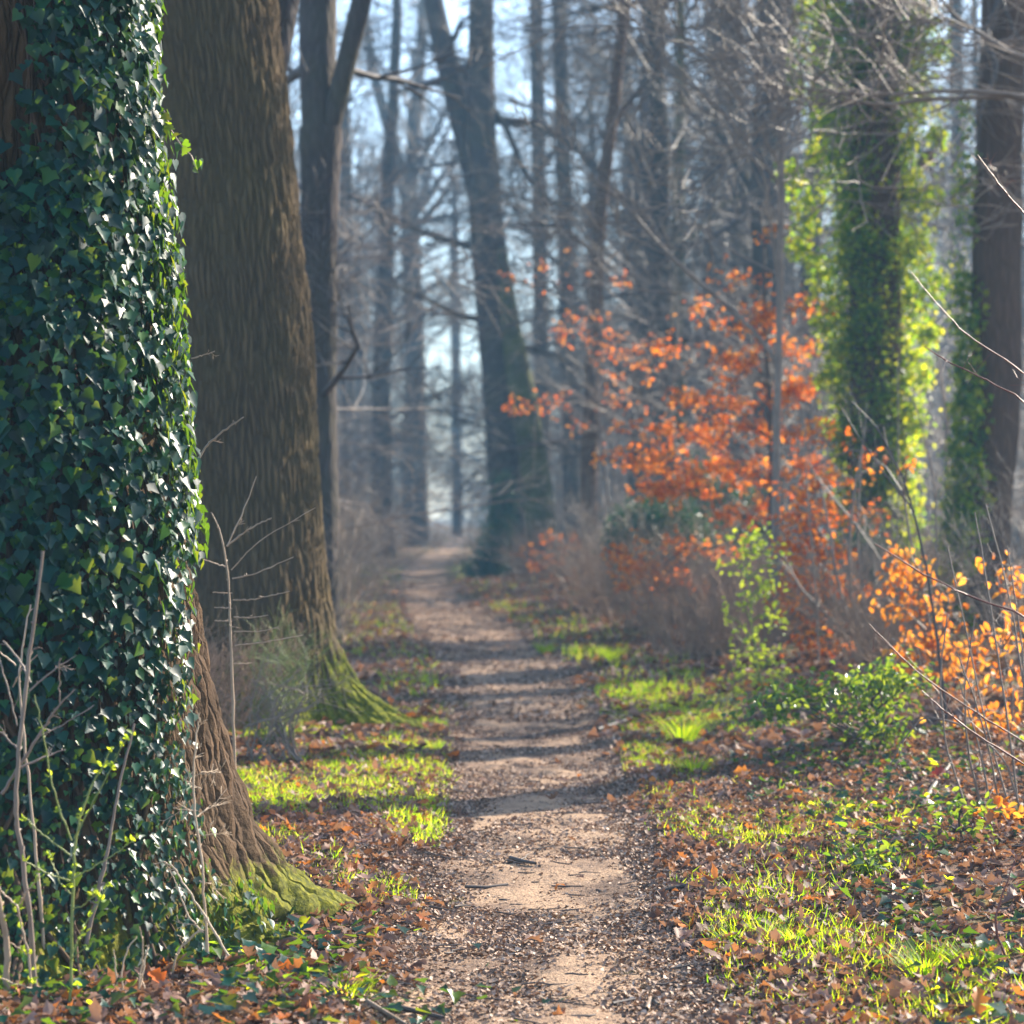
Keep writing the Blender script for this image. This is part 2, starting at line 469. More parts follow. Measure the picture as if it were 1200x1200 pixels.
def crown_above(TB, top, r, n, L, lean=(0, 0)):
    for j in range(n):
        a = rng.uniform(0, 6.283); e = rng.uniform(.2, 1.1)
        d = Vector((math.cos(a) * math.cos(e) + lean[0], math.sin(a) * math.cos(e) + lean[1], math.sin(e)))
        grow(TB, top + Vector((0, 0, rng.uniform(-1.5, 0.2))), d, L * rng.uniform(.7, 1.2), r * .5, 3, [5, 5, 4], .8, .06, 5, 5, .006)

# --- the ivy covered oak
T1 = Vector((-1.785, 7.35, 0))
T1z = gz(T1.x, T1.y)
org1 = (T1.x, T1.y, T1z)
oak1 = thing('oak_tree', 'thick oak trunk wrapped in dark ivy leaves with one bare root reaching towards the path', 'tree', org1)
PR_Z = [-.4, 0, .2, .35, .64, .92, 1.21, 1.5, 2.08, 3.2, 4.5, 9]
PR_R = [.95, .80, .71, .665, .625, .60, .585, .565, .515, .435, .41, .36]
LB_Z = [-.4, 0, .1, .2, .35, .64, .92, 1.21, 1.5, 2.1, 3.2]
LB_R = [.8, .62, .47, .38, .30, .22, .17, .14, .09, .02, 0]
def R1(Z, T):
    r = np.interp(Z, PR_Z, PR_R)
    root = np.exp(-np.maximum(Z - .02, 0) / .25)
    r = r + np.interp(Z, LB_Z, LB_R) * (lobe(T, math.radians(33), .30 - .12 * root) + .35 * lobe(T, math.radians(5), .16) * root + .3 * lobe(T, math.radians(66), .2))
    r = r + root * (.22 * lobe(T, math.radians(-75), .3) + .2 * lobe(T, math.radians(-140), .35) + .3 * lobe(T, math.radians(130), .35))
    return r * (1 + .025 * np.sin(3 * T + Z * 1.3) + .018 * np.sin(7 * T - Z * 2))
zs1 = np.concatenate([np.arange(-.4, 3.7, .0095), np.arange(3.7, 9.2, .15)])
def cx1(Z): return T1.x + np.interp(Z, [0, 1, 3.2, 9], [0, 0, .02, .1])
hero_trunk('trunk', zs1, cx1, lambda Z: T1.y + 0 * Z, R1, 330, M_BARK1, oak1, org1)
tb = Tubes(); crown_above(tb, Vector((T1.x + .1, T1.y, 9)), .3, 9, 4.5)
tb.build('crown', M_TWIGD, oak1, org1)

# ivy on it
ivy1 = thing('ivy', 'dense dark green ivy climbing the thick oak trunk nearest the camera', 'ivy', org1)
N = 33000
th = nr.uniform(0, 2 * math.pi, N)
zz = nr.uniform(0.0, 3.6, N)
# more cover where the ivy mats, bark shows in gaps
dens = vnoise(th * 3.2, zz * 2.2, 21) * .6 + vnoise(th * 8, zz * 6, 22) * .4
keep = dens > np.where(zz < 1.3, .05, .17)
bare = (lobe(th, math.radians(-80), .34) * smooth(2.45, 2.8, zz)) > nr.uniform(.12, .9, N)
strip = (lobe(th, math.radians(24), .50) * smooth(.15, .3, zz) * (1 - smooth(1.3, 1.75, zz + .2 * vnoise(zz * 3, th, 3)))) > nr.uniform(.1, .55, N)
rootb = (lobe(th, math.radians(40), .33) * (1 - smooth(.4, .7, zz))) > nr.uniform(.1, .4, N)
keep &= ~bare & ~strip & ~rootb
th, zz = th[keep], zz[keep]; N = len(th)
depth = nr.uniform(.012, .085, N) + .06 * vnoise(th * 5, zz * 3, 24) * smooth(.3, 1.5, zz)
RR = R1(zz, th) + depth
P1 = np.stack([cx1(zz) + np.cos(th) * RR, T1.y + np.sin(th) * RR, zz], -1)
P1[:, 2] = np.maximum(P1[:, 2], gh(P1[:, 0], P1[:, 1]) + .02)
outw = np.stack([np.cos(th), np.sin(th), np.zeros(N)], -1)
nrm = outw + np.array([0, 0, .3]) + rand_unit(N) * .5
direc = np.stack([nr.normal(0, .45, N), nr.normal(0, .45, N), -np.ones(N)], -1) + outw * .25
M1 = frames(nrm, direc)
S1 = (.025 + .037 * nr.random(N) ** 1.6) * (1 - .32 * (1 - smooth(.5, 1.3, zz)))
S1 = np.stack([S1 * nr.uniform(.95, 1.25, N), S1, S1 * nr.uniform(.4, 1.8, N)], -1)
kindB = nr.random(N) < .45
# the largest leaves in view are leaves of their own
toc = -P1 + np.array([0, 0, EYE]); dist = np.linalg.norm(toc, axis=1); toc /= dist[:, None]
facing = np.abs(np.sum(M1[:, :, 2] * toc, 1)) * (np.sum(outw * toc, 1) > -.05)
pxx = 600 + F * P1[:, 0] / P1[:, 1]; pyy = 600 - F * (P1[:, 2] - EYE) / P1[:, 1]
score = S1[:, 1] * facing / dist * (depth > .05) * (pxx > 2) * (pyy > 2) * (pyy < 1150)
single = np.zeros(N, bool); single[np.argsort(-score)[:300]] = True
leafA = mesh_np('leaf', IVY_A[0], [IVY_A[1]], M_IVY_O, True); leafB = mesh_np('leaf', IVY_B[0], [IVY_B[1]], M_IVY_O, True)
for i in np.nonzero(single)[0]:
    o = obj('leaf', leafB if kindB[i] else leafA, ivy1)
    m = Matrix(M1[i].tolist()).to_4x4() @ Matrix.Diagonal((S1[i, 0], S1[i, 1], S1[i, 2], 1))
    m.translation = Vector(P1[i]) - Vector(org1)
    o.matrix_local = m
bits = Bits()
for tpl, sel in ((IVY_A, ~single & ~kindB), (IVY_B, ~single & kindB)):
    bits.add(*scatter(tpl[0], tpl[1], P1[sel], M1[sel], S1[sel]))
bits.build('foliage', M_IVY, ivy1, org1, 'stuff')
tb = Tubes()
for j in range(46):
    a = rng.uniform(math.radians(75), math.radians(340)); z = 0.0; pts = []; r0 = rng.uniform(.005, .011)
    for k in range(16):
        R = float(R1(np.array(z), np.array(a))) + .008
        pts.append((float(cx1(z)) + math.cos(a) * R, T1.y + math.sin(a) * R, z + .02))
        z += rng.uniform(.18, .26); a += rng.gauss(0, .11)
    tb.add(pts, [r0 * (1 - .04 * k) for k in range(16)], 5)
tb.build('stem', M_IVYSTEM, ivy1, org1)
# a loose trail of ivy standing off the sunny edge
tb = Tubes(); lv = []
trail = [W(192, 130, 7.2), W(200, 152, 7.15), W(212, 170, 7.1), W(224, 182, 7.08), W(231, 200, 7.06)]
tb.add(trail, [.004, .0035, .003, .0025, .002], 4)
tb.build('trail_stem', M_TWIGB, ivy1, org1)
pp = np.array([tuple(trail[i].lerp(trail[i + 1], t)) for i in range(4) for t in (.1, .4, .7, .95)])
b2 = Bits(); b2.add(*scatter(IVY_A[0], IVY_A[1], pp + nr.normal(0, .012, pp.shape), frames(rand_unit(16) + [.4, -.4, .5], rand_unit(16) + [0, 0, -1]), nr.uniform(.022, .04, 16)))
b2.build('trail_leaves', M_IVY2, ivy1, org1)

# --- the mossy oak behind it
T2 = Vector((-1.84, 15.0, 0)); T2z = gz(T2.x, T2.y); org2 = (T2.x, T2.y, T2z)
oak2 = thing('oak_tree', 'stout bare oak with ridged brown bark and bright moss on its spreading root', 'tree', org2)
def R2(Z, T):
    r = np.interp(Z, [-.4, 0, .3, .6, 1.2, 2.7, 3.9, 5.1, 9], [.68, .6, .545, .505, .475, .45, .435, .42, .37])
    root = np.exp(-np.maximum(Z - .02, 0) / .22)
    r = r + root * (.52 * lobe(T, math.radians(-8), .3) + .25 * lobe(T, math.radians(-80), .4) + .25 * lobe(T, math.radians(-150), .4) + .3 * lobe(T, math.radians(100), .4))
    r = r + np.exp(-np.maximum(Z, 0) / .5) * .07 * lobe(T, math.radians(0), .35)
    r = r + .10 * np.exp(-((Z - 4.95) / .22) ** 2) * lobe(T, math.radians(-140), .33)      # burr where a limb came off
    return r * (1 + .05 * (vnoise(np.cos(T) * 2 + 5, Z * 1.1 + np.sin(T) * 2, 91) - .5) + .02 * np.sin(3 * T + Z) + .012 * np.sin(8 * T - 1.5 * Z))
def cx2(Z): return T2.x + np.interp(Z, [0, 1.2, 2.7, 3.9, 5.1, 9], [.06, .02, -.03, -.12, -.24, -.5])
zs2 = np.concatenate([np.arange(-.4, 5.5, .0125), np.arange(5.5, 9.2, .15)])
hero_trunk('trunk', zs2, cx2, lambda Z: T2.y + 0 * Z, R2, 300, M_BARK2, oak2, org2)
tb = Tubes()
lp = [W(318, 90, 15.1), W(332, 30, 15.2), W(342, -20, 15.3), W(360, -120, 15.6), W(400, -260, 16)]
tb.add(lp, [.10, .085, .075, .06, .04], 10)
tb.build('limb', M_BARK3, oak2, org2)
tb = Tubes(); crown_above(tb, Vector((T2.x - .5, T2.y, 9)), .3, 10, 4.5)
tb.build('crown', M_TWIGD, oak2, org2)

# ------------------------------------------------------------------ trees further in
def photo_tree(label, d, pts, limbs=(), mat=M_BARK3, top=12.0, group=None, name='tree', crown=7, crownL=4.0, twigs=5, twig_mat=M_TWIGD, cat='tree', sides=16, dd=0.0, auto=7):
    """pts: (px, py, width px) from the ground up, measured in the photograph; limbs: lists of the same"""
    base = W(pts[0][0], pts[0][1], d); base.z = gz(base.x, base.y)
    root = thing(name, label, cat, base, group)
    P = [W(p[0], p[1], d) for p in pts]; R = [p[2] * d / F / 2 for p in pts]
    P[0].z = base.z - .15
    if P[1].z - P[0].z > 1.2:     # root flare
        q = P[0].lerp(P[1], .45 / (P[1].z - P[0].z)); P.insert(1, q); R.insert(0, R[0] * 1.35)
    dirv = (P[-1] - P[-2]).normalized(); dirv = (dirv + Vector((0, 0, 1))).normalized()
    while P[-1].z < top:
        P.append(P[-1] + dirv * 1.5); R.append(R[-1] * .88)
    # resample smoothly
    Pn = np.array([tuple(p) for p in P]); s = np.concatenate([[0], np.cumsum(np.linalg.norm(np.diff(Pn, axis=0), axis=1))])
    m = 40; t = np.linspace(0, s[-1], m)
    Q = np.stack([np.interp(t, s, Pn[:, k]) for k in range(3)], -1)
    Q[1:-1] = (Q[:-2] + 2 * Q[1:-1] + Q[2:]) / 4
    RR = np.interp(t, s, R) * (1 + nr.normal(0, .025, m))
    tb = Tubes(); tb.add([tuple(q) for q in Q], list(RR), sides); tb.build('trunk', mat, root, base)
    tw = Tubes()
    for L in limbs:
        k = len(L)
        zz = rng.uniform(-.05, .12)
        LP = [W(p[0], p[1], d + dd) + Vector((0, zz * (i / k) * d * .5, 0)) for i, p in enumerate(L)]
        Ln = np.array([tuple(p) for p in LP]); ss = np.linspace(0, k - 1, 12)
        LQ = np.stack([np.interp(ss, np.arange(k), Ln[:, c]) for c in range(3)], -1)
        LQ[1:-1] = (LQ[:-2] + 2 * LQ[1:-1] + LQ[2:]) / 4
        LR = np.interp(ss, np.arange(k), [p[2] * d / F / 2 for p in L])
        tl = Tubes(); tl.add([tuple(q) for q in LQ], list(LR), 8); tl.build('limb', mat, root, base)
        for j in range(twigs):
            i = rng.randrange(3, 11)
            ax = Vector(LQ[i + 1] if i < 11 else LQ[i]) - Vector(LQ[i - 1])
            dr = ax.normalized() + Vector((rng.gauss(0, .5), rng.gauss(0, .5), rng.gauss(0, .5)))
            grow(tw, LQ[i], dr, rng.uniform(1.0, 2.4), max(.008, LR[i] * .45), 2, [5, 5], .7, .02, 4, 4, .005)
    for j in range(auto):
        i = rng.randrange(8, 38); a = rng.uniform(0, 6.283)
        if Q[i][2] < 2.2: continue
        e = rng.uniform(-.2, .6)
        grow(tw, Q[i], (math.cos(a) * math.cos(e), math.sin(a) * math.cos(e), math.sin(e)), rng.uniform(2, 4.5), min(RR[i] * .3, .05), 3, [6, 6, 4], .75, 0, 5, 5, .005)
    topv = Vector(Q[-1])
    if crown: crown_above(tw, topv, RR[-1], crown, crownL)
    if tw.b: tw.build('crown', twig_mat, root, base, 'stuff')
    return root

photo_tree('forked dark tree standing just behind the mossy oak', 24, [(378, 756, 46), (374, 500, 42), (374, 300, 43), (376, 150, 50)],
           [[(374, 170, 40), (371, 80, 44), (370, 0, 46), (369, -160, 40), (366, -400, 26)],
            [(382, 170, 26), (403, 90, 24), (424, 10, 24), (455, -120, 20), (500, -330, 12)],
            [(370, 380, 10), (352, 330, 8), (330, 250, 5)]], M_BARK3, top=5.2, crown=0, twigs=7)
photo_tree('straight hazy trunk standing alone at the bend of the path', 94, [(490, 641, 26), (488, 480, 24), (486, 400, 23), (480, 230, 22)],
           [[(480, 240, 18), (458, 160, 14), (438, 90, 12), (424, 0, 10), (415, -80, 6)], [(481, 240, 17), (487, 120, 15), (492, 40, 13), (494, -60, 8)],
            [(484, 350, 7), (520, 330, 6), (560, 345, 3)], [(484, 300, 6), (450, 255, 5), (415, 235, 3)]], M_BARK3, top=15, crown=6, crownL=6, twigs=9)
photo_tree('big dark double trunk beside the path where it bends', 53, [(603, 680, 46), (594, 560, 44), (586, 450, 42), (573, 300, 42), (563, 150, 36), (564, 20, 30)],
           [[(566, 240, 34), (545, 150, 32), (524, 70, 30), (508, 0, 26), (490, -100, 20)],
            [(570, 293, 9), (520, 278, 9), (467, 253, 8), (430, 230, 6), (398, 212, 5)],
            [(565, 140, 10), (633, 140, 9), (683, 173, 8), (735, 230, 7), (785, 285, 6)],
            [(572, 120, 9), (595, 150, 8), (613, 200, 7), (640, 235, 6), (690, 250, 4)],
            [(578, 375, 9), (540, 372, 8), (500, 350, 6), (450, 330, 4)],
            [(585, 400, 9), (640, 410, 8), (690, 430, 6), (725, 450, 4)]], M_BARK3, top=17, crown=8, crownL=6, twigs=9)
photo_tree('green algae covered trunk leaning against the big double trunk', 52.3, [(640, 680, 36), (630, 570, 34), (612, 460, 32), (598, 380, 24), (588, 290, 12)], [], M_BARK4, top=4, crown=0)
photo_tree('slim dark leaning trunk beyond the rust coloured beech', 40, [(690, 690, 20), (690, 540, 20), (697, 367, 17), (703, 250, 16), (720, 117, 14), (731, 10, 13)],
           [[(700, 300, 6), (660, 260, 5), (620, 250, 3)], [(715, 150, 6), (760, 90, 5), (800, 50, 3)]], M_BARK5, top=12, twigs=8)
photo_tree('pale bluish trunk beside the slim dark leaning trunk', 62, [(672, 665, 24), (668, 500, 20), (662, 250, 19), (655, 0, 17)], [[(664, 320, 7), (620, 270, 5), (580, 200, 4)]], M_BARK3, top=18, twigs=8)
photo_tree('hazy grey trunk rising behind the big double trunk', 72, [(636, 655, 22), (634, 400, 18), (630, 100, 17), (628, 0, 16)], [[(632, 200, 7), (680, 130, 6), (720, 60, 4)]], M_BARK3, top=20, twigs=8)
photo_tree('thin greenish pole trunk above the dark evergreen bush', 45, [(797, 690, 16), (796, 460, 15), (795, 250, 14), (797, 80, 12), (797, 0, 11)], [[(795, 300, 6), (840, 240, 5), (890, 220, 3)]], M_BARK4, top=12, twigs=7)
photo_tree('broad pale purple trunk far behind the thin greenish pole', 64, [(838, 665, 34), (838, 300, 30), (842, 100, 28), (845, 0, 27)], [[(840, 180, 9), (800, 90, 8), (770, 20, 6)]], M_BARK3, top=18, twigs=8)
photo_tree('dark straight trunk close behind the pale forked sapling', 42, [(905, 690, 38), (900, 440, 36), (896, 200, 34), (902, 60, 33), (906, 0, 32)], [[(897, 250, 10), (860, 180, 8), (830, 120, 6)]], M_BARK3, top=12, twigs=8)
photo_tree('thin hazy pole standing over the brown thicket', 80, [(405, 650, 10), (404, 450, 9), (402, 250, 8), (404, 80, 7)], [[(403, 330, 4), (430, 290, 3), (470, 270, 2)]], M_BARK3, top=16, twigs=7)
photo_tree('faint blue trunk at the far end of the path', 135, [(536, 632, 13), (535, 500, 12), (533, 300, 11)], [], M_BARK3, top=22, crown=10, crownL=7)
photo_tree('slim grey trunk seen between the pole trunk and the purple trunk', 56, [(765, 670, 18), (768, 400, 16), (772, 150, 15), (775, 0, 14)], [[(770, 200, 6), (735, 130, 5), (710, 60, 3)]], M_BARK3, top=16, twigs=8)
photo_tree('dark trunk half hidden behind the lit ivy column', 48, [(948, 680, 26), (946, 420, 24), (958, 150, 22), (962, 0, 22)], [], M_BARK3, top=14)
photo_tree('pale trunk between the ivy column and the leaning trunk', 75, [(1128, 655, 20), (1125, 400, 18), (1122, 150, 17), (1120, 0, 16)], [[(1124, 250, 6), (1085, 180, 5), (1065, 100, 3)]], M_BARK3, top=20, twigs=8)

# --- right ivy column
D3 = 27.0
T3 = W(1028, 740, D3); T3.z = gz(T3.x, T3.y)
t3 = photo_tree('tall trunk draped in sunlit yellow green ivy with a broken stub', D3, [(1030, 755, 72), (1028, 500, 66), (1025, 300, 60), (1024, 150, 58), (1028, 0, 58)],
                [[(1050, 232, 17), (1075, 205, 16), (1104, 168, 14)]], M_BARK5, top=11, crown=8, twigs=0, auto=0)
ivy3 = thing('ivy', 'bushy ivy glowing yellow green along both edges of a tall trunk', 'ivy', T3)
nb = 1300
bz = nr.uniform(.1, 9.2, nb); ba = nr.uniform(0, 2 * math.pi, nb)
mpx = np.interp(bz, [0, 2.5, 5, 8], [1030, 1028, 1025, 1026])
clump = vnoise(ba * 1.6, bz * 1.15, 31) * .7 + vnoise(ba * 4, bz * 3, 32) * .3
rr = .34 + (.03 + 1.15 * np.clip(clump - .42, 0, 1) * smooth(2.0, 3.6, bz) * (.25 + .75 * np.abs(np.cos(ba))) + .06) * nr.uniform(.4, 1, nb)
barkgap = (lobe(ba, math.radians(-85), .42) * (np.exp(-((bz - 5.9) / .85) ** 2) + np.exp(-((bz - 7.9) / .8) ** 2))) > .35
ok = ~barkgap & (clump > .3)
bz, ba, rr, mpx = bz[ok], ba[ok], rr[ok], mpx[ok]
BC = np.stack([(mpx - 600) * D3 / F + np.cos(ba) * rr, D3 + np.sin(ba) * rr, bz], -1)
k = 24
P = np.repeat(BC, k, 0) + nr.normal(0, 1, (len(BC) * k, 3)) * [.10, .10, .15]
ow = np.repeat(np.stack([np.cos(ba), np.sin(ba), 0 * ba], -1), k, 0)
n_ = len(P)
bits = Bits(); bits.add(*scatter(IVY_A[0], IVY_A[1], P, frames(ow * .7 + rand_unit(n_) * .8 + [0, 0, .4], rand_unit(n_) * .7 + [0, 0, -.8]), nr.uniform(.04, .072, n_)))
for px_, py_, pr_ in [(940, 60, 24), (952, 20, 24), (930, 95, 18), (925, 205, 20), (958, 130, 20), (945, 235, 22), (938, 290, 20), (962, 320, 22), (958, 180, 18), (945, 265, 20), (1080, 35, 22), (1100, 60, 16), (1066, 60, 18), (1088, 235, 20), (1078, 280, 20), (1095, 330, 20), (1088, 390, 18), (1080, 440, 18), (1072, 490, 16), (1100, 160, 14), (965, 380, 16), (970, 440, 16), (975, 500, 14), (948, 10, 20), (985, 40, 18)]:
    c_ = np.array(tuple(W(px_, py_, D3 + (nr.uniform(.15, .8) if px_ < 1020 else nr.uniform(-.3, .3))))); m_ = int(pr_ * 7)
    Pc = c_ + rand_unit(m_) * (nr.random((m_, 1)) ** .5) * np.array([1, 1, 1.1]) * pr_ * D3 / F
    sd = np.sign(px_ - 1026)
    bits.add(*scatter(IVY_A[0], IVY_A[1], Pc, frames(rand_unit(m_) + [sd * .4, -.3, .4], rand_unit(m_) * .6 + [sd * .4, 0, -.6]), nr.uniform(.045, .08, m_)))
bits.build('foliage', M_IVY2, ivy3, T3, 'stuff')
tb = Tubes()
for c, a in zip(BC[::3], ba[::3]):
    x0 = (1027 - 600) * D3 / F
    tb.add([(x0 + math.cos(a) * .3, D3 + math.sin(a) * .3, c[2] - .5), (x0 + math.cos(a) * .4, D3 + math.sin(a) * .4, c[2] - .25), tuple(c)], [.012, .008, .004], 3)
tb.build('stem', M_TWIGD, ivy3, T3)

# --- leaning trunk on the far right with ivy and a twisted vine
D4 = 24.5
t4 = photo_tree('leaning brown trunk with a dark strip of ivy near the frame edge', D4, [(1126, 755, 82), (1145, 680, 66), (1157, 600, 60), (1168, 450, 60), (1167, 330, 58), (1172, 120, 54), (1178, 0, 54)], [], M_BARK5, top=11, crown=7, auto=0)
ivy4 = thing('ivy', 'narrow dark strip of ivy on the leaning trunk', 'ivy', (W(1135, 720, D4).x, D4, 0))
n4 = 2600
pyv = nr.uniform(120, 730, n4)
cxp = np.interp(pyv, [0, 120, 330, 450, 600, 680, 755], [1178, 1172, 1167, 1168, 1157, 1145, 1126])
cov = np.interp(pyv, [120, 320, 420, 600, 730], [.08, .15, .5, .7, .8])
aa = math.pi + nr.normal(0, .55, n4) * (.35 + cov * .7) + .25
rr = .36 + nr.uniform(0, .12, n4)
keep = (nr.random(n4) < cov) & (vnoise(aa * 4, pyv * .02, 41) > .3)
P = np.stack([(cxp - 600) * D4 / F + np.cos(aa) * rr, D4 + np.sin(aa) * rr, EYE + (600 - pyv) * D4 / F], -1)[keep]
ow = np.stack([np.cos(aa), np.sin(aa), 0 * aa], -1)[keep]; n_ = len(P)
P = np.repeat(P, 3, 0) + nr.normal(0, .05, (n_ * 3, 3)); ow = np.repeat(ow, 3, 0); n_ *= 3
bits = Bits(); bits.add(*scatter(IVY_A[0], IVY_A[1], P, frames(ow + rand_unit(n_) * .7 + [0, 0, .3], rand_unit(n_) * .6 + [0, 0, -.8]), nr.uniform(.05, .085, n_)))
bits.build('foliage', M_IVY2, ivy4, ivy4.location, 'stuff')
vine = thing('climbing_vine', 'twisted bare vine hanging in front of the leaning trunk', 'vine', W(1157, 110, D4 - .6))
tb = Tubes(); tb.add([W(x, y, D4 - .6) for x, y in [(1176, -60), (1170, 0), (1165, 18), (1156, 33), (1156, 50), (1162, 65), (1167, 75), (1165, 92), (1158, 108), (1150, 130), (1146, 170)]], [.035, .035, .037, .04, .04, .038, .036, .032, .026, .018, .008], 8)
tb.build('stem', M_TWIGD, vine, vine.location)
tb = Tubes(); tb.add([W(x, y, D4 - .5) for x, y in [(1173, -20), (1178, 10), (1188, 35), (1200, 52)]], [.018, .017, .015, .012], 6)
tb.build('shoot', M_TWIGD, vine, vine.location)

# --- pale forked sapling
photo_tree('pale forked sapling standing before the dark straight trunk', 22, [(908, 730, 11), (910, 500, 10), (913, 400, 9), (916, 190, 8), (917, 60, 6), (917, -60, 5)],
           [[(915, 190, 5), (930, 160, 4), (942, 130, 4), (956, 60, 3)], [(914, 195, 5), (890, 150, 4), (850, 95, 4), (815, 60, 3), (780, 20, 2)],
            [(913, 215, 5), (880, 170, 4), (850, 130, 4), (810, 95, 3), (760, 60, 2)], [(912, 330, 5), (903, 260, 4), (898, 205, 4), (880, 180, 3), (865, 170, 2)],
            [(911, 425, 7), (890, 392, 6), (850, 350, 5), (800, 312, 5), (760, 265, 4), (730, 225, 3), (700, 205, 2)],
            [(915, 180, 4), (905, 110, 4), (890, 60, 4), (868, 20, 3), (855, -20, 3)]], M_TWIG, top=6, crown=3, crownL=1.5, twigs=6, twig_mat=M_TWIG, name='sapling', cat='sapling', sides=8)
# --- low bough reaching in from a tree just outside on the right
photo_tree('slender tree whose bare bough reaches across the ivy column', 19, [(1262, 790, 34), (1258, 400, 30), (1256, 120, 28), (1255, 0, 26)],
           [[(1256, 130, 9), (1200, 112, 7), (1130, 108, 5.5), (1075, 112, 4.5), (1010, 120, 4), (950, 112, 3), (890, 108, 3), (830, 100, 2)],
            [(1256, 90, 9), (1180, 60, 6), (1120, 20, 4), (1090, -20, 3)], [(1200, 112, 6), (1140, 116, 5), (1080, 118, 5), (1030, 128, 4), (985, 120, 3)]],
           M_TWIG, top=9, crown=6, twigs=9, twig_mat=M_TWIG, auto=0)

# ------------------------------------------------------------------ the wood behind: individual trees that share four builds
def bg_proto(k):
    root = thing('tree', '', 'tree', (0, 0, 0))
    H = rng.uniform(19, 23); r = rng.uniform(.24, .4)
    tr = Tubes(); pts = []; rad = []
    x = y = 0; n = 22
    for i in range(n):
        z = -.2 + H * i / (n - 1); x += rng.gauss(0, .05); y += rng.gauss(0, .05)
        pts.append((x, y, z)); rad.append(r * (1.3 if i == 0 else 1) * (1 - .75 * i / (n - 1)))
    tr.add(pts, rad, 12); tr.build('trunk', M_BARK3, root)
    tw = Tubes()
    for j in range(23 if k < 4 else 9):
        z = rng.uniform(3.0 if k < 4 else 7, H * .95); i = int((z + .2) / H * (n - 1)); a = rng.uniform(0, 6.283)
        e = rng.uniform(-.1, .9)
        grow(tw, pts[i], (math.cos(a) * math.cos(e), math.sin(a) * math.cos(e), math.sin(e)), (5.5 if z < 12 else 4) * rng.uniform(.6, 1.1), rad[i] * rng.uniform(.2, .42), 3, [7, 6, 5] if k < 4 else [5, 4, 3], .75, .015, 5, 5, .0065)
    tw.build('crown', M_TWIGD, root, kind='stuff')
    return root
def copy_tree(o):
    c = o.copy(); COL.objects.link(c)
    for ch in list(o.children):
        d = ch.copy(); COL.objects.link(d); d.parent = c
    return c
protos = [bg_proto(k) for k in range(5)]
used = [False] * 5
spots = []
def clear(x, y):
    if abs(x - float(pathx(y))) < 2.2 + .01 * y: return False
    if y < 80 and x > .25 * y + 1: return False
    return all((x - a) ** 2 + (y - b) ** 2 > 9 for a, b in spots)
for (ymin, ymax, cnt) in ((40, 70, 11), (70, 110, 26), (110, 150, 34), (150, 190, 40)):
    tries = 0
    while cnt and tries < 3000:
        tries += 1
        y = rng.uniform(ymin, ymax); x = rng.uniform(-.30 * y - 4, .32 * y + 8)
        if ymin == 40 and -2.5 < x / y * 100 < 4 : continue
        if not clear(x, y): continue
        spots.append((x, y)); cnt -= 1
# trees to the sunny side outside the frame, whose shadows cross the path
spots += [(-6.3, 82), (-9, 98), (-7.6, 118), (-11, 128), (-6.4, 132), (-5.0, 105), (-12.5, 90), (-4.2, 70)]
NS = len(spots); spots += [(5.5, 15.9), (7.2, 19.6), (6.6, 25.0), (10.5, 26.5), (13, 31), (9.5, 33)]
for i, (x, y) in enumerate(spots):
    k = i % 4 if i < NS or i - NS > 2 else 4
    o = protos[k] if not used[k] else copy_tree(protos[k]); used[k] = True
    o.location = (x, y, gz(x, y)); o.rotation_euler = (0, 0, rng.uniform(0, 6.283))
    s = rng.uniform(.8, 1.15); o.scale = (s, s, s)
    off = i >= NS
    o['label'] = 'bare tree standing on the sunny side outside the view' if off else 'bare leafless tree blurred in the hazy wood behind'
    o['group'] = 'sunny side trees' if off else 'bare trees of the hazy wood'

# ------------------------------------------------------------------ understorey: thin bare saplings with drooping fine branches
def under_proto():
    root = thing('sapling', '', 'sapling', (0, 0, 0))
    H = rng.uniform(6, 8.5); tr = Tubes(); pts = []; rad = []; x = y = 0
    for i in range(12):
        z = -.1 + H * i / 11; x += rng.gauss(0, .07); y += rng.gauss(0, .07)
        pts.append((x, y, z)); rad.append(max(.008, .055 * (1 - .9 * i / 11)))
    tr.add(pts, rad, 7); tr.build('trunk', M_TWIG, root)
    tw = Tubes()
    for j in range(26):
        i = rng.randrange(2, 11); a = rng.uniform(0, 6.283); e = rng.uniform(-.1, .6)
        grow(tw, pts[i], (math.cos(a) * math.cos(e), math.sin(a) * math.cos(e), math.sin(e)), rng.uniform(1.4, 3.2), rad[i] * .5, 2, [7, 5], .65, -.03, 4, 5, .0035, .2)
    tw.build('crown', M_TWIG, root, kind='stuff')
    return root
ups = [under_proto() for k in range(3)]; uu = [False] * 3
usp = [(-2.9, 30), (-4.6, 36), (-5.2, 47), (-7.5, 60), (-4.3, 27), (-9, 75), (2.6, 34), (3.6, 40), (5.0, 36), (2.2, 48), (4.4, 55), (7.5, 50), (8.2, 40), (6.8, 33), (1.2, 62), (3.4, 70), (9, 64), (-6.2, 33), (5.6, 46), (10.5, 46), (6.2, 70), (-11, 58)]
for i, (x, y) in enumerate(usp):
    k = i % 3
    o = ups[k] if not uu[k] else copy_tree(ups[k]); uu[k] = True
    o.location = (x, y, gz(x, y)); o.rotation_euler = (0, 0, rng.uniform(0, 6.283))
    s = rng.uniform(.8, 1.2); o.scale = (s, s, s)
    o['label'] = 'thin bare sapling with fine drooping branches among the tall trunks'; o['group'] = 'bare understorey saplings'

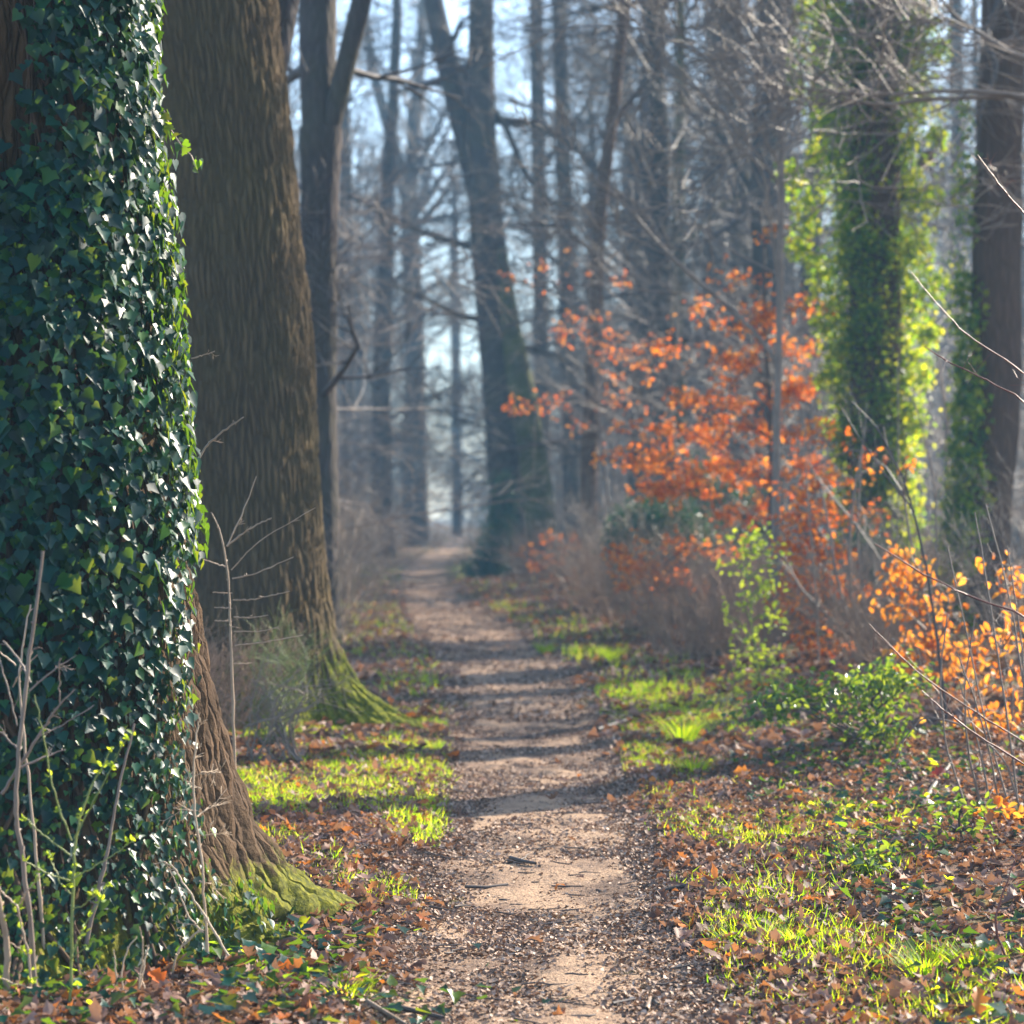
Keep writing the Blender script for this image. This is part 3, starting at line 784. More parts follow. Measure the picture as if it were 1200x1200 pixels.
# ------------------------------------------------------------------ bare thickets
def thicket_proto(h, n, mat, mat_leaf=None):
    root = thing('bare_shrub', '', 'shrub', (0, 0, 0))
    tw = Tubes()
    for j in range(n):
        a = rng.uniform(0, 6.283); r = rng.uniform(0, .45)
        d = Vector((math.cos(a) * .45, math.sin(a) * .45, 1)) + Vector((rng.gauss(0, .2), rng.gauss(0, .2), 0))
        grow(tw, (math.cos(a) * r, math.sin(a) * r, -.05), d, h * rng.uniform(.6, 1.1), .011, 2, [5, 4], .55, -.02, 4, 6, .0022, .22)
    tw.build('stems', mat, root, kind='stuff')
    return root
tp = [thicket_proto(2.3, 26, M_TWIG), thicket_proto(1.7, 30, M_TWIGB), thicket_proto(1.1, 40, M_TANGLE)]; tu = [False] * 3
tsp = []
for y in (24, 27, 30, 33, 36, 40, 44, 49, 55, 62, 70, 80):
    tsp.append((float(pathx(y)) - float(pathw(y)) - rng.uniform(.9, 1.5), y, rng.choice((0, 1)), rng.uniform(.7, 1.0)))
    tsp.append((float(pathx(y)) - float(pathw(y)) - rng.uniform(2.2, 3.8), y + 1, 0, rng.uniform(.8, 1.2)))
for y in (34, 38, 43, 48, 54, 62, 70):
    tsp.append((float(pathx(y)) + float(pathw(y)) + rng.uniform(1.5, 2.2), y, rng.choice((1, 2, 2)), rng.uniform(.7, 1.0)))
    tsp.append((float(pathx(y)) + float(pathw(y)) + rng.uniform(3.0, 5.5), y + 1.5, rng.choice((0, 1)), rng.uniform(.8, 1.1)))
tsp += [(3.2, 18.5, 2, .8), (3.0, 16.6, 2, .6), (3.0, 24, 2, .9), (3.9, 23, 2, .9), (5.4, 26, 2, .8), (2.2, 20.0, 2, .7), (1.75, 21.0, 2, .8), (2.5, 22.5, 2, .85), (1.9, 23.5, 2, .9), (1.6, 26, 2, .9), (2.6, 27, 1, .8), (1.3, 29, 2, .9), (2.0, 31, 1, .8), (6.4, 35, 1, 1), (4.6, 19.5, 0, .75), (3.7, 21.5, 0, .7), (4.9, 17.6, 1, .75), (-2.1, 13.2, 2, .6), (-1.95, 14.2, 2, .6)]
for i, (x, y, k, s) in enumerate(tsp):
    o = tp[k] if not tu[k] else copy_tree(tp[k]); tu[k] = True
    o.location = (x, y, gz(x, y)); o.rotation_euler = (0, 0, rng.uniform(0, 6.283)); o.scale = (s, s, s)
    o['label'] = ('tall grey leafless shrub in the thicket', 'tan leafless shrub of arching stems in the thicket', 'low brown tangle of dry stems at the foot of the thicket')[k]
    o['group'] = ('tall grey shrubs of the thicket', 'tan shrubs of the thicket', 'low dry tangles beside the path')[k]

# ------------------------------------------------------------------ leafy shrubs measured from the photograph
def leafy(name, label, cat, d, stem, clusters, leaf, lmat, tmat, size, flat=.45, per=60, droop=-.3, stem_r=.03, dj=.5, tw=8, dense=2, singles=0):
    """stem: [(px,py)] from the ground; clusters: (px, py, radius px, leaf factor)"""
    base = W(stem[0][0], stem[0][1], d); base.z = gz(base.x, base.y) - .03
    root = thing(name, label, cat, base)
    S = [W(a, b, d) for a, b in stem]; S[0].z = base.z
    tb = Tubes(); n = len(S)
    Sn = np.array([tuple(s) for s in S]); t = np.linspace(0, n - 1, 10)
    SQ = np.stack([np.interp(t, np.arange(n), Sn[:, c]) for c in range(3)], -1)
    SQ[1:-1] += nr.normal(0, .012, SQ[1:-1].shape)
    tb.add([tuple(q) for q in SQ], [stem_r * (1 - .07 * i) for i in range(10)], 7)
    tb.build('trunk', tmat, root, base)
    br = Tubes(); LP, LD = [], []
    for (cx, cy, rad, fac) in clusters:
        c = W(cx, cy, d); c.y += rng.uniform(-dj, dj); R = rad * d / F
        # the branch leaves the stem below its cluster
        zt = c.z - abs(c.x - S[0].x) * .35 - .1
        q = min(SQ, key=lambda v: abs(v[2] - max(zt, base.z + .1)))
        q = Vector(q); mid = q.lerp(c, .55) + Vector((0, 0, .12 * (c - q).length))
        q_ = min(1, d / 22); br.add([q, q.lerp(mid, .5), mid, mid.lerp(c, .5), c], [.013 * q_, .011 * q_, .008 * q_, .006 * q_, .003 * q_], 5)
        for j in range(tw):
            a = rng.uniform(0, 6.283)
            dr = Vector((math.cos(a), math.sin(a), rng.gauss(0, flat)))
            st = mid.lerp(c, rng.uniform(.3, 1)) ; L = R * rng.uniform(.6, 1.15)
            pts = [st]; dd = dr.normalized()
            for s in range(4):
                dd = (dd + Vector((rng.gauss(0, .2), rng.gauss(0, .2), rng.gauss(0, .15) + droop * .15))).normalized()
                pts.append(pts[-1] + dd * L / 4)
            br.add(pts, [.005 * q_, .004 * q_, .003 * q_, .0025 * q_, .002 * q_], 3)
            m = max(1, int(per * fac / tw))
            for k in range(m):
                u = rng.random() ** .7 * 4; i = min(int(u), 3)
                p = pts[i].lerp(pts[i + 1], u - i)
                LP.append(p + Vector((rng.gauss(0, .03), rng.gauss(0, .03), rng.gauss(0, .025)))); LD.append(dd)
    br.build('branches', tmat, root, base, 'stuff')
    LP = np.array([tuple(p) for p in LP]); LD = np.array([tuple(p) for p in LD]); n_ = len(LP)
    k_ = max(1, round(dense)); LP = np.repeat(LP, k_, 0) + nr.normal(0, .045, (n_ * k_, 3)); LD = np.repeat(LD, k_, 0); n_ *= k_
    up = np.array([0, 0, 1.0])
    M = frames(up * .6 + rand_unit(n_) * .8, LD * .6 + rand_unit(n_) * .7 + [0, 0, droop])
    S = np.stack([nr.uniform(size * .7, size * 1.2, n_) * a for a in (1, 1, 1.6)], -1)
    one = np.zeros(n_, bool)
    if singles:         # the leaves large enough to pick apart are parts of their own
        seen = 600 + F * LP[:, 0] / LP[:, 1] < 1195
        one[np.argsort(-(S[:, 1] * np.abs(M[:, 1, 2]) * seen - LP[:, 1] * .002))[:singles]] = True
        me = mesh_np('leaf', leaf[0], [leaf[1]], by_object(lmat), True)
        for i in np.nonzero(one)[0]:
            o = obj('leaf', me, root)
            m = Matrix(M[i].tolist()).to_4x4() @ Matrix.Diagonal((*S[i], 1)); m.translation = Vector(LP[i]) - base
            o.matrix_local = m
    if not one.all():
        bits = Bits(); bits.add(*scatter(leaf[0], leaf[1], LP[~one], M[~one], S[~one]))
        bits.build('foliage', lmat, root, base, 'stuff')
    return root

leafy('beech_sapling', 'young beech with a broad layered mass of rust red leaves above the dark bush', 'tree', 27,
      [(905, 745), (903, 640), (905, 540), (900, 430), (895, 330), (890, 240)],
      [(840, 470, 70, 1.6), (800, 500, 70, 1.6), (870, 500, 60, 1.5), (760, 540, 55, 1.3), (830, 545, 70, 1.8), (880, 550, 50, 1.3), (740, 570, 40, 1.0), (790, 565, 50, 1.4), (920, 460, 50, 1.2), (935, 510, 45, 1.0),
       (960, 600, 45, 1.0), (900, 590, 50, 1.1), (850, 600, 40, .8), (720, 530, 40, .8), (735, 500, 40, .6), (860, 380, 50, .8), (900, 360, 45, .8), (960, 350, 40, .5), (770, 400, 40, .45), (870, 430, 50, 1.0), (840, 410, 45, .6), (880, 320, 45, .5), (930, 400, 40, .8), (780, 470, 45, .9), (820, 350, 50, .35), (900, 280, 40, .3), (960, 540, 40, .9), (950, 450, 35, .8)],
      OVAL, M_BEECH, M_TWIGD, .072, .22, 75, -.35, .05, 1.2, 10, 2)
leafy('beech_sapling', 'small beech of rust leaves low down beside the dry tangles', 'tree', 24, [(790, 770), (786, 700), (775, 650)],
      [(770, 660, 50, 1.3), (800, 675, 45, 1.2), (740, 665, 45, 1.2), (760, 690, 40, 1.0), (820, 640, 40, .8), (722, 645, 22, .5), (850, 640, 35, .6)], OVAL, M_BEECH, M_TWIGD, .07, .25, 60, -.35, .022, .5, 8, 2)
leafy('beech_sapling', 'thin beech with scattered orange leaves before the big double trunk', 'tree', 34, [(720, 720), (715, 600), (700, 480), (690, 380), (690, 300)],
      [(700, 400, 50, .6), (660, 390, 40, .5), (740, 410, 45, .6), (600, 470, 28, .55), (640, 465, 30, .4), (720, 440, 40, .5), (690, 360, 45, .35), (650, 480, 35, .3), (640, 310, 45, .16), (600, 330, 45, .14), (730, 330, 40, .3), (760, 420, 35, .4), (740, 470, 35, .35), (690, 500, 35, .25)],
      OVAL, M_BEECH, M_TWIGD, .075, .3, 48, -.35, .03, .8)
leafy('beech_sapling', 'low arching beech with sparse coral leaves by the big double trunk', 'tree', 42, [(668, 700), (660, 660), (640, 640)],
      [(640, 655, 35, .7), (660, 630, 30, .5), (615, 640, 25, .5), (690, 640, 30, .4), (650, 680, 28, .4)], OVAL, M_BEECH, M_TWIGD, .075, .25, 55, -.35, .02, .6)
leafy('beech_sapling', 'upright beech hung with orange leaves among pale stems before the ivy column', 'tree', 20, [(975, 770), (968, 690), (955, 600), (945, 520)],
      [(950, 640, 35, .9), (935, 670, 30, .8), (965, 680, 32, .9), (945, 600, 30, .7), (985, 640, 25, .6), (1000, 600, 28, .5), (1040, 600, 25, .35), (1010, 680, 28, .6), (930, 575, 30, .7), (925, 640, 30, .8), (905, 690, 28, .6), (960, 760, 35, .8), (920, 750, 30, .6), (1000, 760, 30, .6), (960, 560, 30, .7), (985, 720, 30, .5), (945, 720, 35, .6), (1005, 560, 25, .25), (920, 610, 25, .5), (975, 500, 30, .5), (1030, 530, 12, .2)],
      OVAL, M_BEECH, M_TWIG, .065, .5, 50, -.6, .018, .4, 8, 2)
leafy('beech_sapling', 'amber leaved beech drooping in front of the leaning trunk', 'tree', 15, [(1105, 880), (1095, 800), (1085, 720), (1062, 600), (1050, 545), (1035, 500)],
      [(1050, 660, 22, .7), (1070, 660, 24, .9), (1045, 680, 24, .6), (1085, 700, 28, .8), (1060, 705, 28, .8), (1030, 700, 22, .5), (1105, 735, 30, .9), (1080, 745, 30, 1.0), (1120, 755, 30, .9), (1140, 780, 32, .9), (1095, 790, 35, 1.0), (1060, 765, 28, .6), (1040, 640, 18, .4), (1120, 690, 18, .3), (1055, 545, 10, .18), (1027, 535, 8, .15), (1140, 720, 20, .4), (1035, 745, 22, .4)],
      OVAL, M_BEECH_Y, M_TWIG, .062, .5, 46, -.75, .013, .35, 8, 1, 260)
leafy('beech_sapling', 'amber leaved beech bush at the frame edge beside the bramble', 'tree', 12.5, [(1190, 930), (1185, 850), (1178, 760), (1172, 690)],
      [(1165, 660, 25, .5), (1185, 680, 25, .6), (1190, 730, 28, .8), (1165, 745, 28, .6), (1175, 790, 35, .9), (1150, 830, 35, .8), (1185, 840, 35, .9), (1130, 850, 28, .5), (1195, 890, 25, .6), (1165, 880, 28, .5)],
      OVAL, M_BEECH_Y, M_TWIG, .06, .5, 46, -.75, .012, .3, 8, 1, 260)
leafy('beech_sapling', 'tiny beech seedling with bright orange leaves on the litter', 'seedling', 9.6, [(1182, 990), (1178, 965), (1172, 945)], [(1172, 955, 18, .5), (1160, 970, 14, .35), (1188, 965, 14, .35)], OVAL, M_BEECH_Y, M_TWIG, .055, .4, 30, -.6, .005, .08, 5, 2, 300)
leafy('young_shrub', 'fresh lime green shrub in new leaf before the rust beech', 'shrub', 17, [(895, 850), (885, 780), (880, 700), (870, 630)],
      [(868, 632, 28, 1.2), (890, 645, 26, 1.1), (870, 665, 26, 1.1), (895, 685, 26, 1.1), (868, 705, 24, .8), (895, 720, 26, 1.0), (860, 745, 22, .7), (885, 760, 26, .9), (905, 770, 22, .7), (865, 790, 26, .9), (890, 800, 24, .9), (920, 800, 20, .6), (850, 720, 16, .4), (905, 660, 16, .5)],
      OVAL, M_LIME, M_TWIGG, .05, .5, 40, .3, .012, .4, 7, 1)
leafy('holly_bush', 'small holly bush with a dark leaning stem and glossy green sprays', 'shrub', 12.3, [(1033, 912), (1030, 870), (1027, 830), (1022, 800)],
      [(990, 800, 34, 1.0), (1020, 795, 34, 1.1), (1050, 795, 34, 1.0), (1075, 800, 24, .6), (955, 815, 32, .9), (920, 822, 32, .9), (885, 822, 28, .8), (862, 826, 18, .5), (1010, 830, 30, .7), (1040, 850, 26, .6), (1020, 870, 22, .5), (1055, 830, 22, .5), (975, 830, 24, .6)],
      OVAL, M_HOLLY, M_TWIGD, .048, .25, 60, 0, .010, .3, 8, 2, 260)
leafy('holly_seedling', 'holly seedling of blue green leaves on one thin dark stem', 'seedling', 9.0, [(1124, 1025), (1124, 985), (1124, 955)], [(1124, 955, 20, .6), (1105, 968, 14, .4), (1140, 968, 14, .4), (1122, 940, 12, .3), (1132, 990, 10, .2)], OVAL, M_HOLLY, M_TWIGD, .042, .3, 26, 0, .004, .06, 5, 2, 300)
leafy('holly_seedling', 'low sunlit holly seedling spreading flat over the leaf litter', 'seedling', 8.6, [(1018, 1035), (1016, 1020), (1016, 1010)], [(1016, 1006, 16, .5), (1000, 1012, 14, .4), (1032, 1008, 14, .4), (1020, 1022, 12, .3)], OVAL, M_HOLLY, M_TWIGG, .045, .3, 26, 0, .003, .06, 5, 2, 300)

def evergreen(label, d, base_px, blobs, nleaf, size, mat):
    b = W(base_px[0], base_px[1], d); b.z = gz(b.x, b.y)
    root = thing('evergreen_bush', label, 'bush', b)
    bits = Bits(); tb = Tubes()
    for (cx, cy, rx, ry) in blobs:
        c = W(cx, cy, d)
        tb.add([(b.x, b.y, b.z - .05), tuple(Vector(b).lerp(c, .5)), tuple(c)], [.03, .02, .008], 5)
        m = nleaf // len(blobs)
        cl = rand_unit(60) * (nr.random((60, 1)) ** .4) * np.array([rx, rx, ry]) * d / F
        P = np.repeat(cl, m // 60 + 1, 0) + nr.normal(0, .12, (60 * (m // 60 + 1), 3)) + np.array(tuple(c))
        P[:, 2] = np.maximum(P[:, 2], b.z + .03); n_ = len(P)
        bits.add(*scatter(OVAL[0], OVAL[1], P, frames(rand_unit(n_) + [0, 0, .8], rand_unit(n_)), nr.uniform(size * .7, size * 1.2, n_)))
    tb.build('stems', M_TWIGD, root, b); bits.build('foliage', mat, root, b, 'stuff')
evergreen('dark teal evergreen bush beneath the rust coloured beech', 32, (775, 705), [(775, 615, 45, 32), (740, 630, 30, 35), (800, 635, 40, 40), (760, 665, 50, 28)], 5200, .08, M_DARK)
evergreen('dark green conical bush at the foot of the big double trunk', 49, (575, 680), [(578, 655, 22, 24), (585, 625, 18, 28), (592, 585, 12, 28), (565, 668, 18, 14)], 4200, .09, M_DARK)
evergreen('dim green bush behind the pale stems and rust leaves', 36, (850, 700), [(850, 600, 40, 35), (870, 640, 45, 40), (820, 570, 25, 25)], 3000, .08, M_DARK)
evergreen('dark ivy mound at the foot of the ivy column', 26, (1000, 750), [(990, 700, 35, 40), (1035, 715, 35, 35), (1010, 660, 25, 40)], 3600, .07, M_DARK)

# pale bare stems in front of the ivy column
def stems(name, label, cat, d, lines, mat, side=0, sl=.25, dz=.15, part='stem', buds=None, bud_n=0, thorn=False):
    b = W(lines[0][0][0], lines[0][0][1], d); b.z = gz(b.x, b.y)
    root = thing(name, label, cat, b)
    LB = []
    for L in lines:
        off = rng.uniform(-dz, dz)
        P = [W(p[0], p[1], d) + Vector((0, off * i / len(L), 0)) for i, p in enumerate(L)]
        if L[0][1] > 600 + EYE * F / d - 28:   # starts on the ground
            P[0].z = gz(P[0].x, P[0].y) - .02
        n = max(10, len(P) * 4); Pn = np.array([tuple(p) for p in P]); t = np.linspace(0, len(P) - 1, n)
        Q = np.stack([np.interp(t, np.arange(len(P)), Pn[:, c]) for c in range(3)], -1)
        Q[1:-1] = (Q[:-2] + 2 * Q[1:-1] + Q[2:]) / 4 + nr.normal(0, .0015, Q[1:-1].shape)
        R = np.interp(t, np.arange(len(P)), [p[2] * d / F / 2 * .68 for p in L]) * nr.uniform(.88, 1.12, n)
        tb = Tubes(); tb.add([tuple(q) for q in Q], list(R), 6)
        for i in range(2, n - 1, 2):      # buds at the nodes
            ax = Vector(Q[i + 1]) - Vector(Q[i]); ax.normalize()
            o_ = ax * .7 + Vector((rng.gauss(0, .5), rng.gauss(0, .5), rng.gauss(0, .3))); q_ = Vector(Q[i]); h_ = .006 + R[i] * 1.2
            tb.add([q_, q_ + o_ * h_ * .5, q_ + o_ * h_], [R[i] * .9, R[i] * .75, R[i] * .15], 4)
        for j in range(side):
            i = rng.randrange(2, n - 1); ax = Vector(Q[i + 1] if i < n - 1 else Q[i]) - Vector(Q[i - 1])
            dr = ax.normalized() * .6 + Vector((rng.gauss(0, .6), rng.gauss(0, .6), rng.gauss(.1, .4)))
            grow(tb, Q[i], dr, sl * rng.uniform(.4, 1.2), max(.0012, R[i] * .5), 1, [3], .7, 0, 3, 4, .0009, .25)
        tb.build(part, mat, root, b)
        for i in range(2, n): LB.append((Q[i], R[i]))
    if buds and bud_n:
        bits = Bits()
        sel = [LB[rng.randrange(len(LB))] for _ in range(bud_n)]
        P = np.repeat(np.array([s[0] for s in sel]), 4, 0) + nr.normal(0, .004, (bud_n * 4, 3)); n_ = len(P)
        bits.add(*scatter(OVAL[0], OVAL[1], P, frames(rand_unit(n_), rand_unit(n_) * .8 + [0, 0, .7]), nr.uniform(.012, .024, n_)))
        bits.build('bud_leaves', buds, root, b)
    return root
stems('bare_shrub', 'pale ash grey stems rising before the ivy column', 'shrub', 19, [[(1015, 790, 7), (1000, 740, 7), (985, 690, 6), (972, 610, 5), (965, 560, 3)], [(1018, 790, 8), (995, 700, 7), (992, 640, 6), (998, 570, 4), (1010, 500, 2)], [(1020, 790, 6), (1012, 700, 5), (1008, 640, 4), (1012, 560, 3), (1022, 470, 2)],
      [(1005, 790, 5), (990, 740, 4), (940, 690, 4), (920, 650, 3)], [(1100, 760, 5), (1098, 650, 4), (1094, 560, 4), (1080, 500, 3), (1070, 470, 2)], [(990, 780, 5), (1060, 700, 4), (1010, 620, 4), (960, 560, 3), (935, 510, 2)], [(960, 780, 4), (958, 700, 4), (950, 600, 3), (945, 480, 2)], [(1030, 790, 4), (1045, 690, 4), (1050, 600, 3), (1048, 420, 2)]], M_TWIG, 7, .5, .4)
stems('bare_shrub', 'long dark sapling stem bending up through the amber leaves', 'shrub', 13.5, [[(1110, 880, 6), (1098, 740, 6), (1085, 660, 5), (1072, 600, 4), (1060, 560, 3), (1030, 500, 3), (1000, 470, 2)], [(1072, 600, 3), (1035, 555, 3), (1010, 520, 2), (985, 480, 2)]], M_TWIGD, 5, .3)
stems('bramble', 'red bramble arching low across the amber beech leaves', 'bramble', 9.5, [[(1260, 960, 4), (1240, 760, 4), (1200, 720, 3.5), (1140, 700, 3.2), (1080, 670, 3), (1030, 638, 2)]], M_TWIGR, 4, .12)
stems('bramble', 'red brown bramble slanting from the thicket down towards the holly bush', 'bramble', 9.2, [[(1270, 970, 4), (1250, 900, 4), (1200, 870, 3.5), (1150, 840, 3), (1090, 800, 3), (1050, 765, 2.4), (1017, 731, 2)]], M_TWIGR, 3, .12)
stems('bramble', 'bramble with a thin hooked tip hanging over the litter', 'bramble', 8.4, [[(1270, 1000, 4), (1240, 920, 4), (1200, 895, 3.5), (1150, 865, 3), (1110, 835, 2.6), (1084, 811, 2)]], M_TWIGR, 2, .1)
stems('bramble', 'dark bramble loop growing from the leaf litter at the very edge', 'bramble', 6.9, [[(1215, 1180, 5), (1190, 1140, 4.5), (1170, 1100, 4.5), (1168, 1080, 4), (1178, 1050, 3), (1195, 1003, 2)]], M_TWIGR, 2, .06)
stems('bare_shrub', 'fine bare twigs crossing in front of the leaning trunk', 'shrub', 9.0, [[(1265, 980, 5), (1262, 560, 4), (1200, 466, 3), (1150, 440, 2.6), (1110, 420, 2.2), (1088, 404, 1.6)], [(1262, 540, 3.5), (1215, 450, 3), (1180, 425, 2.6), (1130, 395, 2.2), (1095, 360, 1.8), (1062, 322, 1.5)], [(1262, 320, 3), (1200, 250, 2.4), (1170, 215, 2), (1146, 182, 1.5)]], M_TWIGR, 4, .14)
stems('bare_shrub', 'clump of many thin bare stems standing at the frame edge', 'shrub', 9.7, [[(1196, 985, 5), (1190, 900, 4), (1178, 800, 3.5), (1165, 700, 3), (1150, 600, 2)], [(1200, 990, 5), (1203, 880, 4), (1198, 760, 3), (1180, 640, 2)], [(1175, 975, 4), (1160, 900, 3.5), (1140, 830, 3), (1110, 760, 2)], [(1190, 980, 4), (1165, 870, 3), (1120, 640, 2)], [(1165, 960, 4), (1150, 880, 3), (1128, 800, 2)], [(1150, 950, 5), (1130, 870, 4), (1125, 800, 3), (1135, 720, 2)], [(1205, 985, 5), (1212, 860, 4), (1190, 700, 3), (1165, 590, 2)], [(1128, 935, 4), (1108, 870, 3.5), (1102, 800, 3), (1112, 720, 2)], [(1200, 980, 4), (1180, 890, 4), (1130, 850, 3.5), (1085, 840, 3), (1060, 870, 2.5), (1045, 905, 2)]], M_TWIG, 5, .22, .3)

# saplings by the ivy oak
stems('sapling', 'tallest grey sapling with bare side twigs standing before the ivy oak', 'sapling', 6.35, [[(43, 1172, 11), (34, 1060, 10), (25, 980, 9), (20, 950, 9), (25, 883, 8), (35, 800, 8), (47, 720, 6), (57, 645, 5)], [(2, 930, 6), (23, 897, 6), (48, 862, 5), (63, 837, 4), (78, 820, 3), (93, 805, 2)], [(24, 900, 5), (45, 890, 4), (70, 882, 2)], [(47, 862, 3), (72, 850, 2.5), (104, 829, 2)], [(36, 800, 4), (25, 780, 4), (0, 752, 3)], [(34, 810, 3.5), (60, 785, 3), (84, 770, 1.8)], [(23, 880, 3.5), (12, 870, 3), (-5, 855, 3)], [(70, 825, 3), (71, 790, 2.5), (74, 770, 2)], [(20, 850, 3), (8, 800, 3), (-5, 760, 2)]], M_TWIG, 1, .08)
stems('sapling', 'thin brown sapling whip beside the tallest grey sapling', 'sapling', 6.6, [[(53, 1150, 8), (45, 1040, 7), (38, 980, 6), (28, 900, 5), (16, 800, 4), (22, 745, 3.5), (28, 710, 3)], [(15, 805, 3), (28, 785, 3), (52, 765, 2)], [(18, 780, 3), (6, 765, 2.5), (-4, 755, 2)]], M_TWIGB, 0)
stems('sapling', 'green budding sapling with bright opening leaves before the ivy', 'sapling', 6.3, [[(82, 1215, 6), (82, 1150, 6), (84, 1040, 5.5), (86, 985, 5), (95, 945, 4), (110, 910, 3.5), (125, 882, 2.5)], [(84, 985, 4), (72, 950, 3.5), (63, 917, 3), (54, 860, 2.5), (45, 812, 2)], [(87, 982, 3), (110, 940, 2.5), (133, 900, 2.2), (148, 870, 1.8), (160, 858, 1.5)], [(82, 1002, 3.5), (62, 985, 3), (45, 970, 2.5), (30, 953, 2)], [(82, 1032, 3), (60, 1022, 3), (48, 1012, 2.5), (37, 1003, 2)], [(85, 1030, 3), (100, 1022, 2.5), (120, 1012, 2.2), (140, 998, 2), (157, 983, 1.5)], [(83, 1065, 3), (100, 1060, 2.5), (115, 1045, 2), (118, 1040, 1.5)], [(84, 1120, 3), (97, 1085, 2.6), (112, 1060, 2), (120, 1045, 1.5)], [(83, 1125, 2.6), (100, 1110, 2.2), (115, 1098, 1.6)], [(84, 1048, 2.6), (70, 1035, 2.6), (60, 1015, 2.2), (55, 998, 1.8)]], M_TWIGG, 0, buds=M_LIME, bud_n=34)
stems('sapling', 'slanting smooth grey stem propped in front of the ivy', 'sapling', 6.7, [[(95, 1140, 10), (103, 1090, 9), (113, 1050, 8), (122, 1005, 7), (130, 960, 6), (140, 905, 5), (153, 850, 5)]], M_TWIG, 0)
stems('sapling', 'stout pale stem with lime buds at the frame edge', 'sapling', 6.3, [[(8, 1160, 13), (10, 1100, 12), (6, 1060, 11), (0, 1030, 10), (-12, 960, 9)], [(36, 1205, 5), (36, 1130, 5), (28, 1090, 4.5), (22, 1060, 4), (10, 1050, 3.5), (0, 1035, 3)], [(22, 1060, 3), (32, 1045, 2.6), (42, 1035, 2.2), (50, 1022, 1.8)], [(36, 1120, 3), (25, 1112, 2.6), (12, 1102, 2.2), (2, 1093, 1.8)], [(40, 1160, 3), (20, 1148, 2.6), (2, 1136, 1.8)]], M_TWIGB, 0, buds=M_LIME, bud_n=18)
stems('sapling', 'straight tan whip leaning behind the budding sapling', 'sapling', 6.9, [[(92, 1215, 5), (80, 1150, 4.5), (74, 1100, 4), (70, 1040, 3.5), (66, 1010, 3)], [(70, 1035, 2.6), (58, 1015, 2.2), (50, 990, 1.6)]], M_TWIGB, 0)
stems('dead_stalk', 'pale dead stalk with hair fine side shoots before the ivy root', 'stalk', 6.9, [[(243, 1115, 6), (240, 1050, 5), (238, 1000, 5), (231, 955, 4), (230, 900, 4), (236, 850, 3), (239, 832, 2)], [(231, 957, 3), (240, 950, 2.6), (252, 946, 2)], [(238, 980, 2), (258, 977, 1.4)], [(231, 950, 2), (205, 946, 1.4)], [(236, 925, 2), (212, 915, 1.2)], [(241, 1035, 2), (262, 1026, 1.2)], [(235, 905, 1.8), (255, 908, 1.2)]], M_STRAW, 4, .07)
stems('dead_stalk', 'bent straw coloured stalk forked low beside the dead stalk', 'stalk', 6.8, [[(268, 1120, 5), (250, 1090, 4.5), (232, 1060, 4), (215, 1035, 3.5), (203, 1015, 3), (193, 1010, 2.5), (180, 1012, 1.5)], [(235, 1090, 4), (222, 1075, 3), (212, 1050, 2.5), (206, 1030, 2), (200, 1018, 1.5)], [(198, 1145, 5), (210, 1110, 4), (232, 1092, 4), (240, 1090, 3)]], M_STRAW, 2, .08)
stems('dead_stalk', 'cluster of short dry stalks poking from the brown leaves', 'stalk', 6.45, [[(137, 1168, 4), (136, 1130, 3), (134, 1112, 2)], [(146, 1172, 4), (142, 1140, 3), (150, 1110, 2.5), (160, 1098, 2)], [(160, 1185, 3.5), (168, 1130, 3), (172, 1105, 2.5), (170, 1078, 1.5)], [(155, 1190, 4), (165, 1150, 3.5), (171, 1120, 3), (173, 1108, 2)], [(178, 1160, 3), (165, 1150, 2.5), (160, 1143, 2)]], M_STRAW, 0)
stems('hawthorn', 'upright tan hawthorn shoot with level side twigs before the mossy oak', 'shrub', 9.6, [[(277, 990, 6), (276, 900, 5.5), (274, 800, 5), (272, 740, 4.5), (271, 680, 4), (264, 630, 3.5), (252, 600, 2)],
      [(266, 640, 3.5), (285, 625, 3), (302, 615, 2.6), (320, 607, 2)], [(272, 678, 3), (300, 672, 2.6), (320, 663, 2.2), (343, 653, 1.6)], [(273, 703, 3), (295, 703, 2.6), (320, 697, 2.2), (342, 692, 1.6)], [(274, 723, 2.6), (295, 724, 2.2), (316, 720, 1.6)], [(274, 740, 2.6), (305, 740, 2), (328, 734, 1.5)], [(275, 757, 2.6), (310, 753, 2.2), (354, 745, 1.5)], [(274, 778, 2.4), (295, 778, 1.6)], [(266, 664, 2.6), (252, 660, 2.2), (240, 655, 1.6)], [(272, 695, 2.4), (250, 694, 1.6)], [(272, 713, 2.4), (250, 712, 1.6)], [(272, 728, 2.2), (252, 727, 1.5)], [(266, 640, 2.6), (285, 600, 2.2), (300, 558, 1.5)], [(271, 668, 2.4), (305, 632, 2), (370, 595, 1.4)]], M_TWIGB, 1, .05)
stems('hawthorn', 'knobbly twig poking out behind the ivy edge of the oak', 'shrub', 8.4, [[(222, 560, 5), (238, 528, 4), (250, 515, 3.5), (268, 502, 3), (287, 489, 2)], [(224, 420, 3), (238, 416, 2), (252, 412, 1.5)]], M_TWIGB, 2, .05)
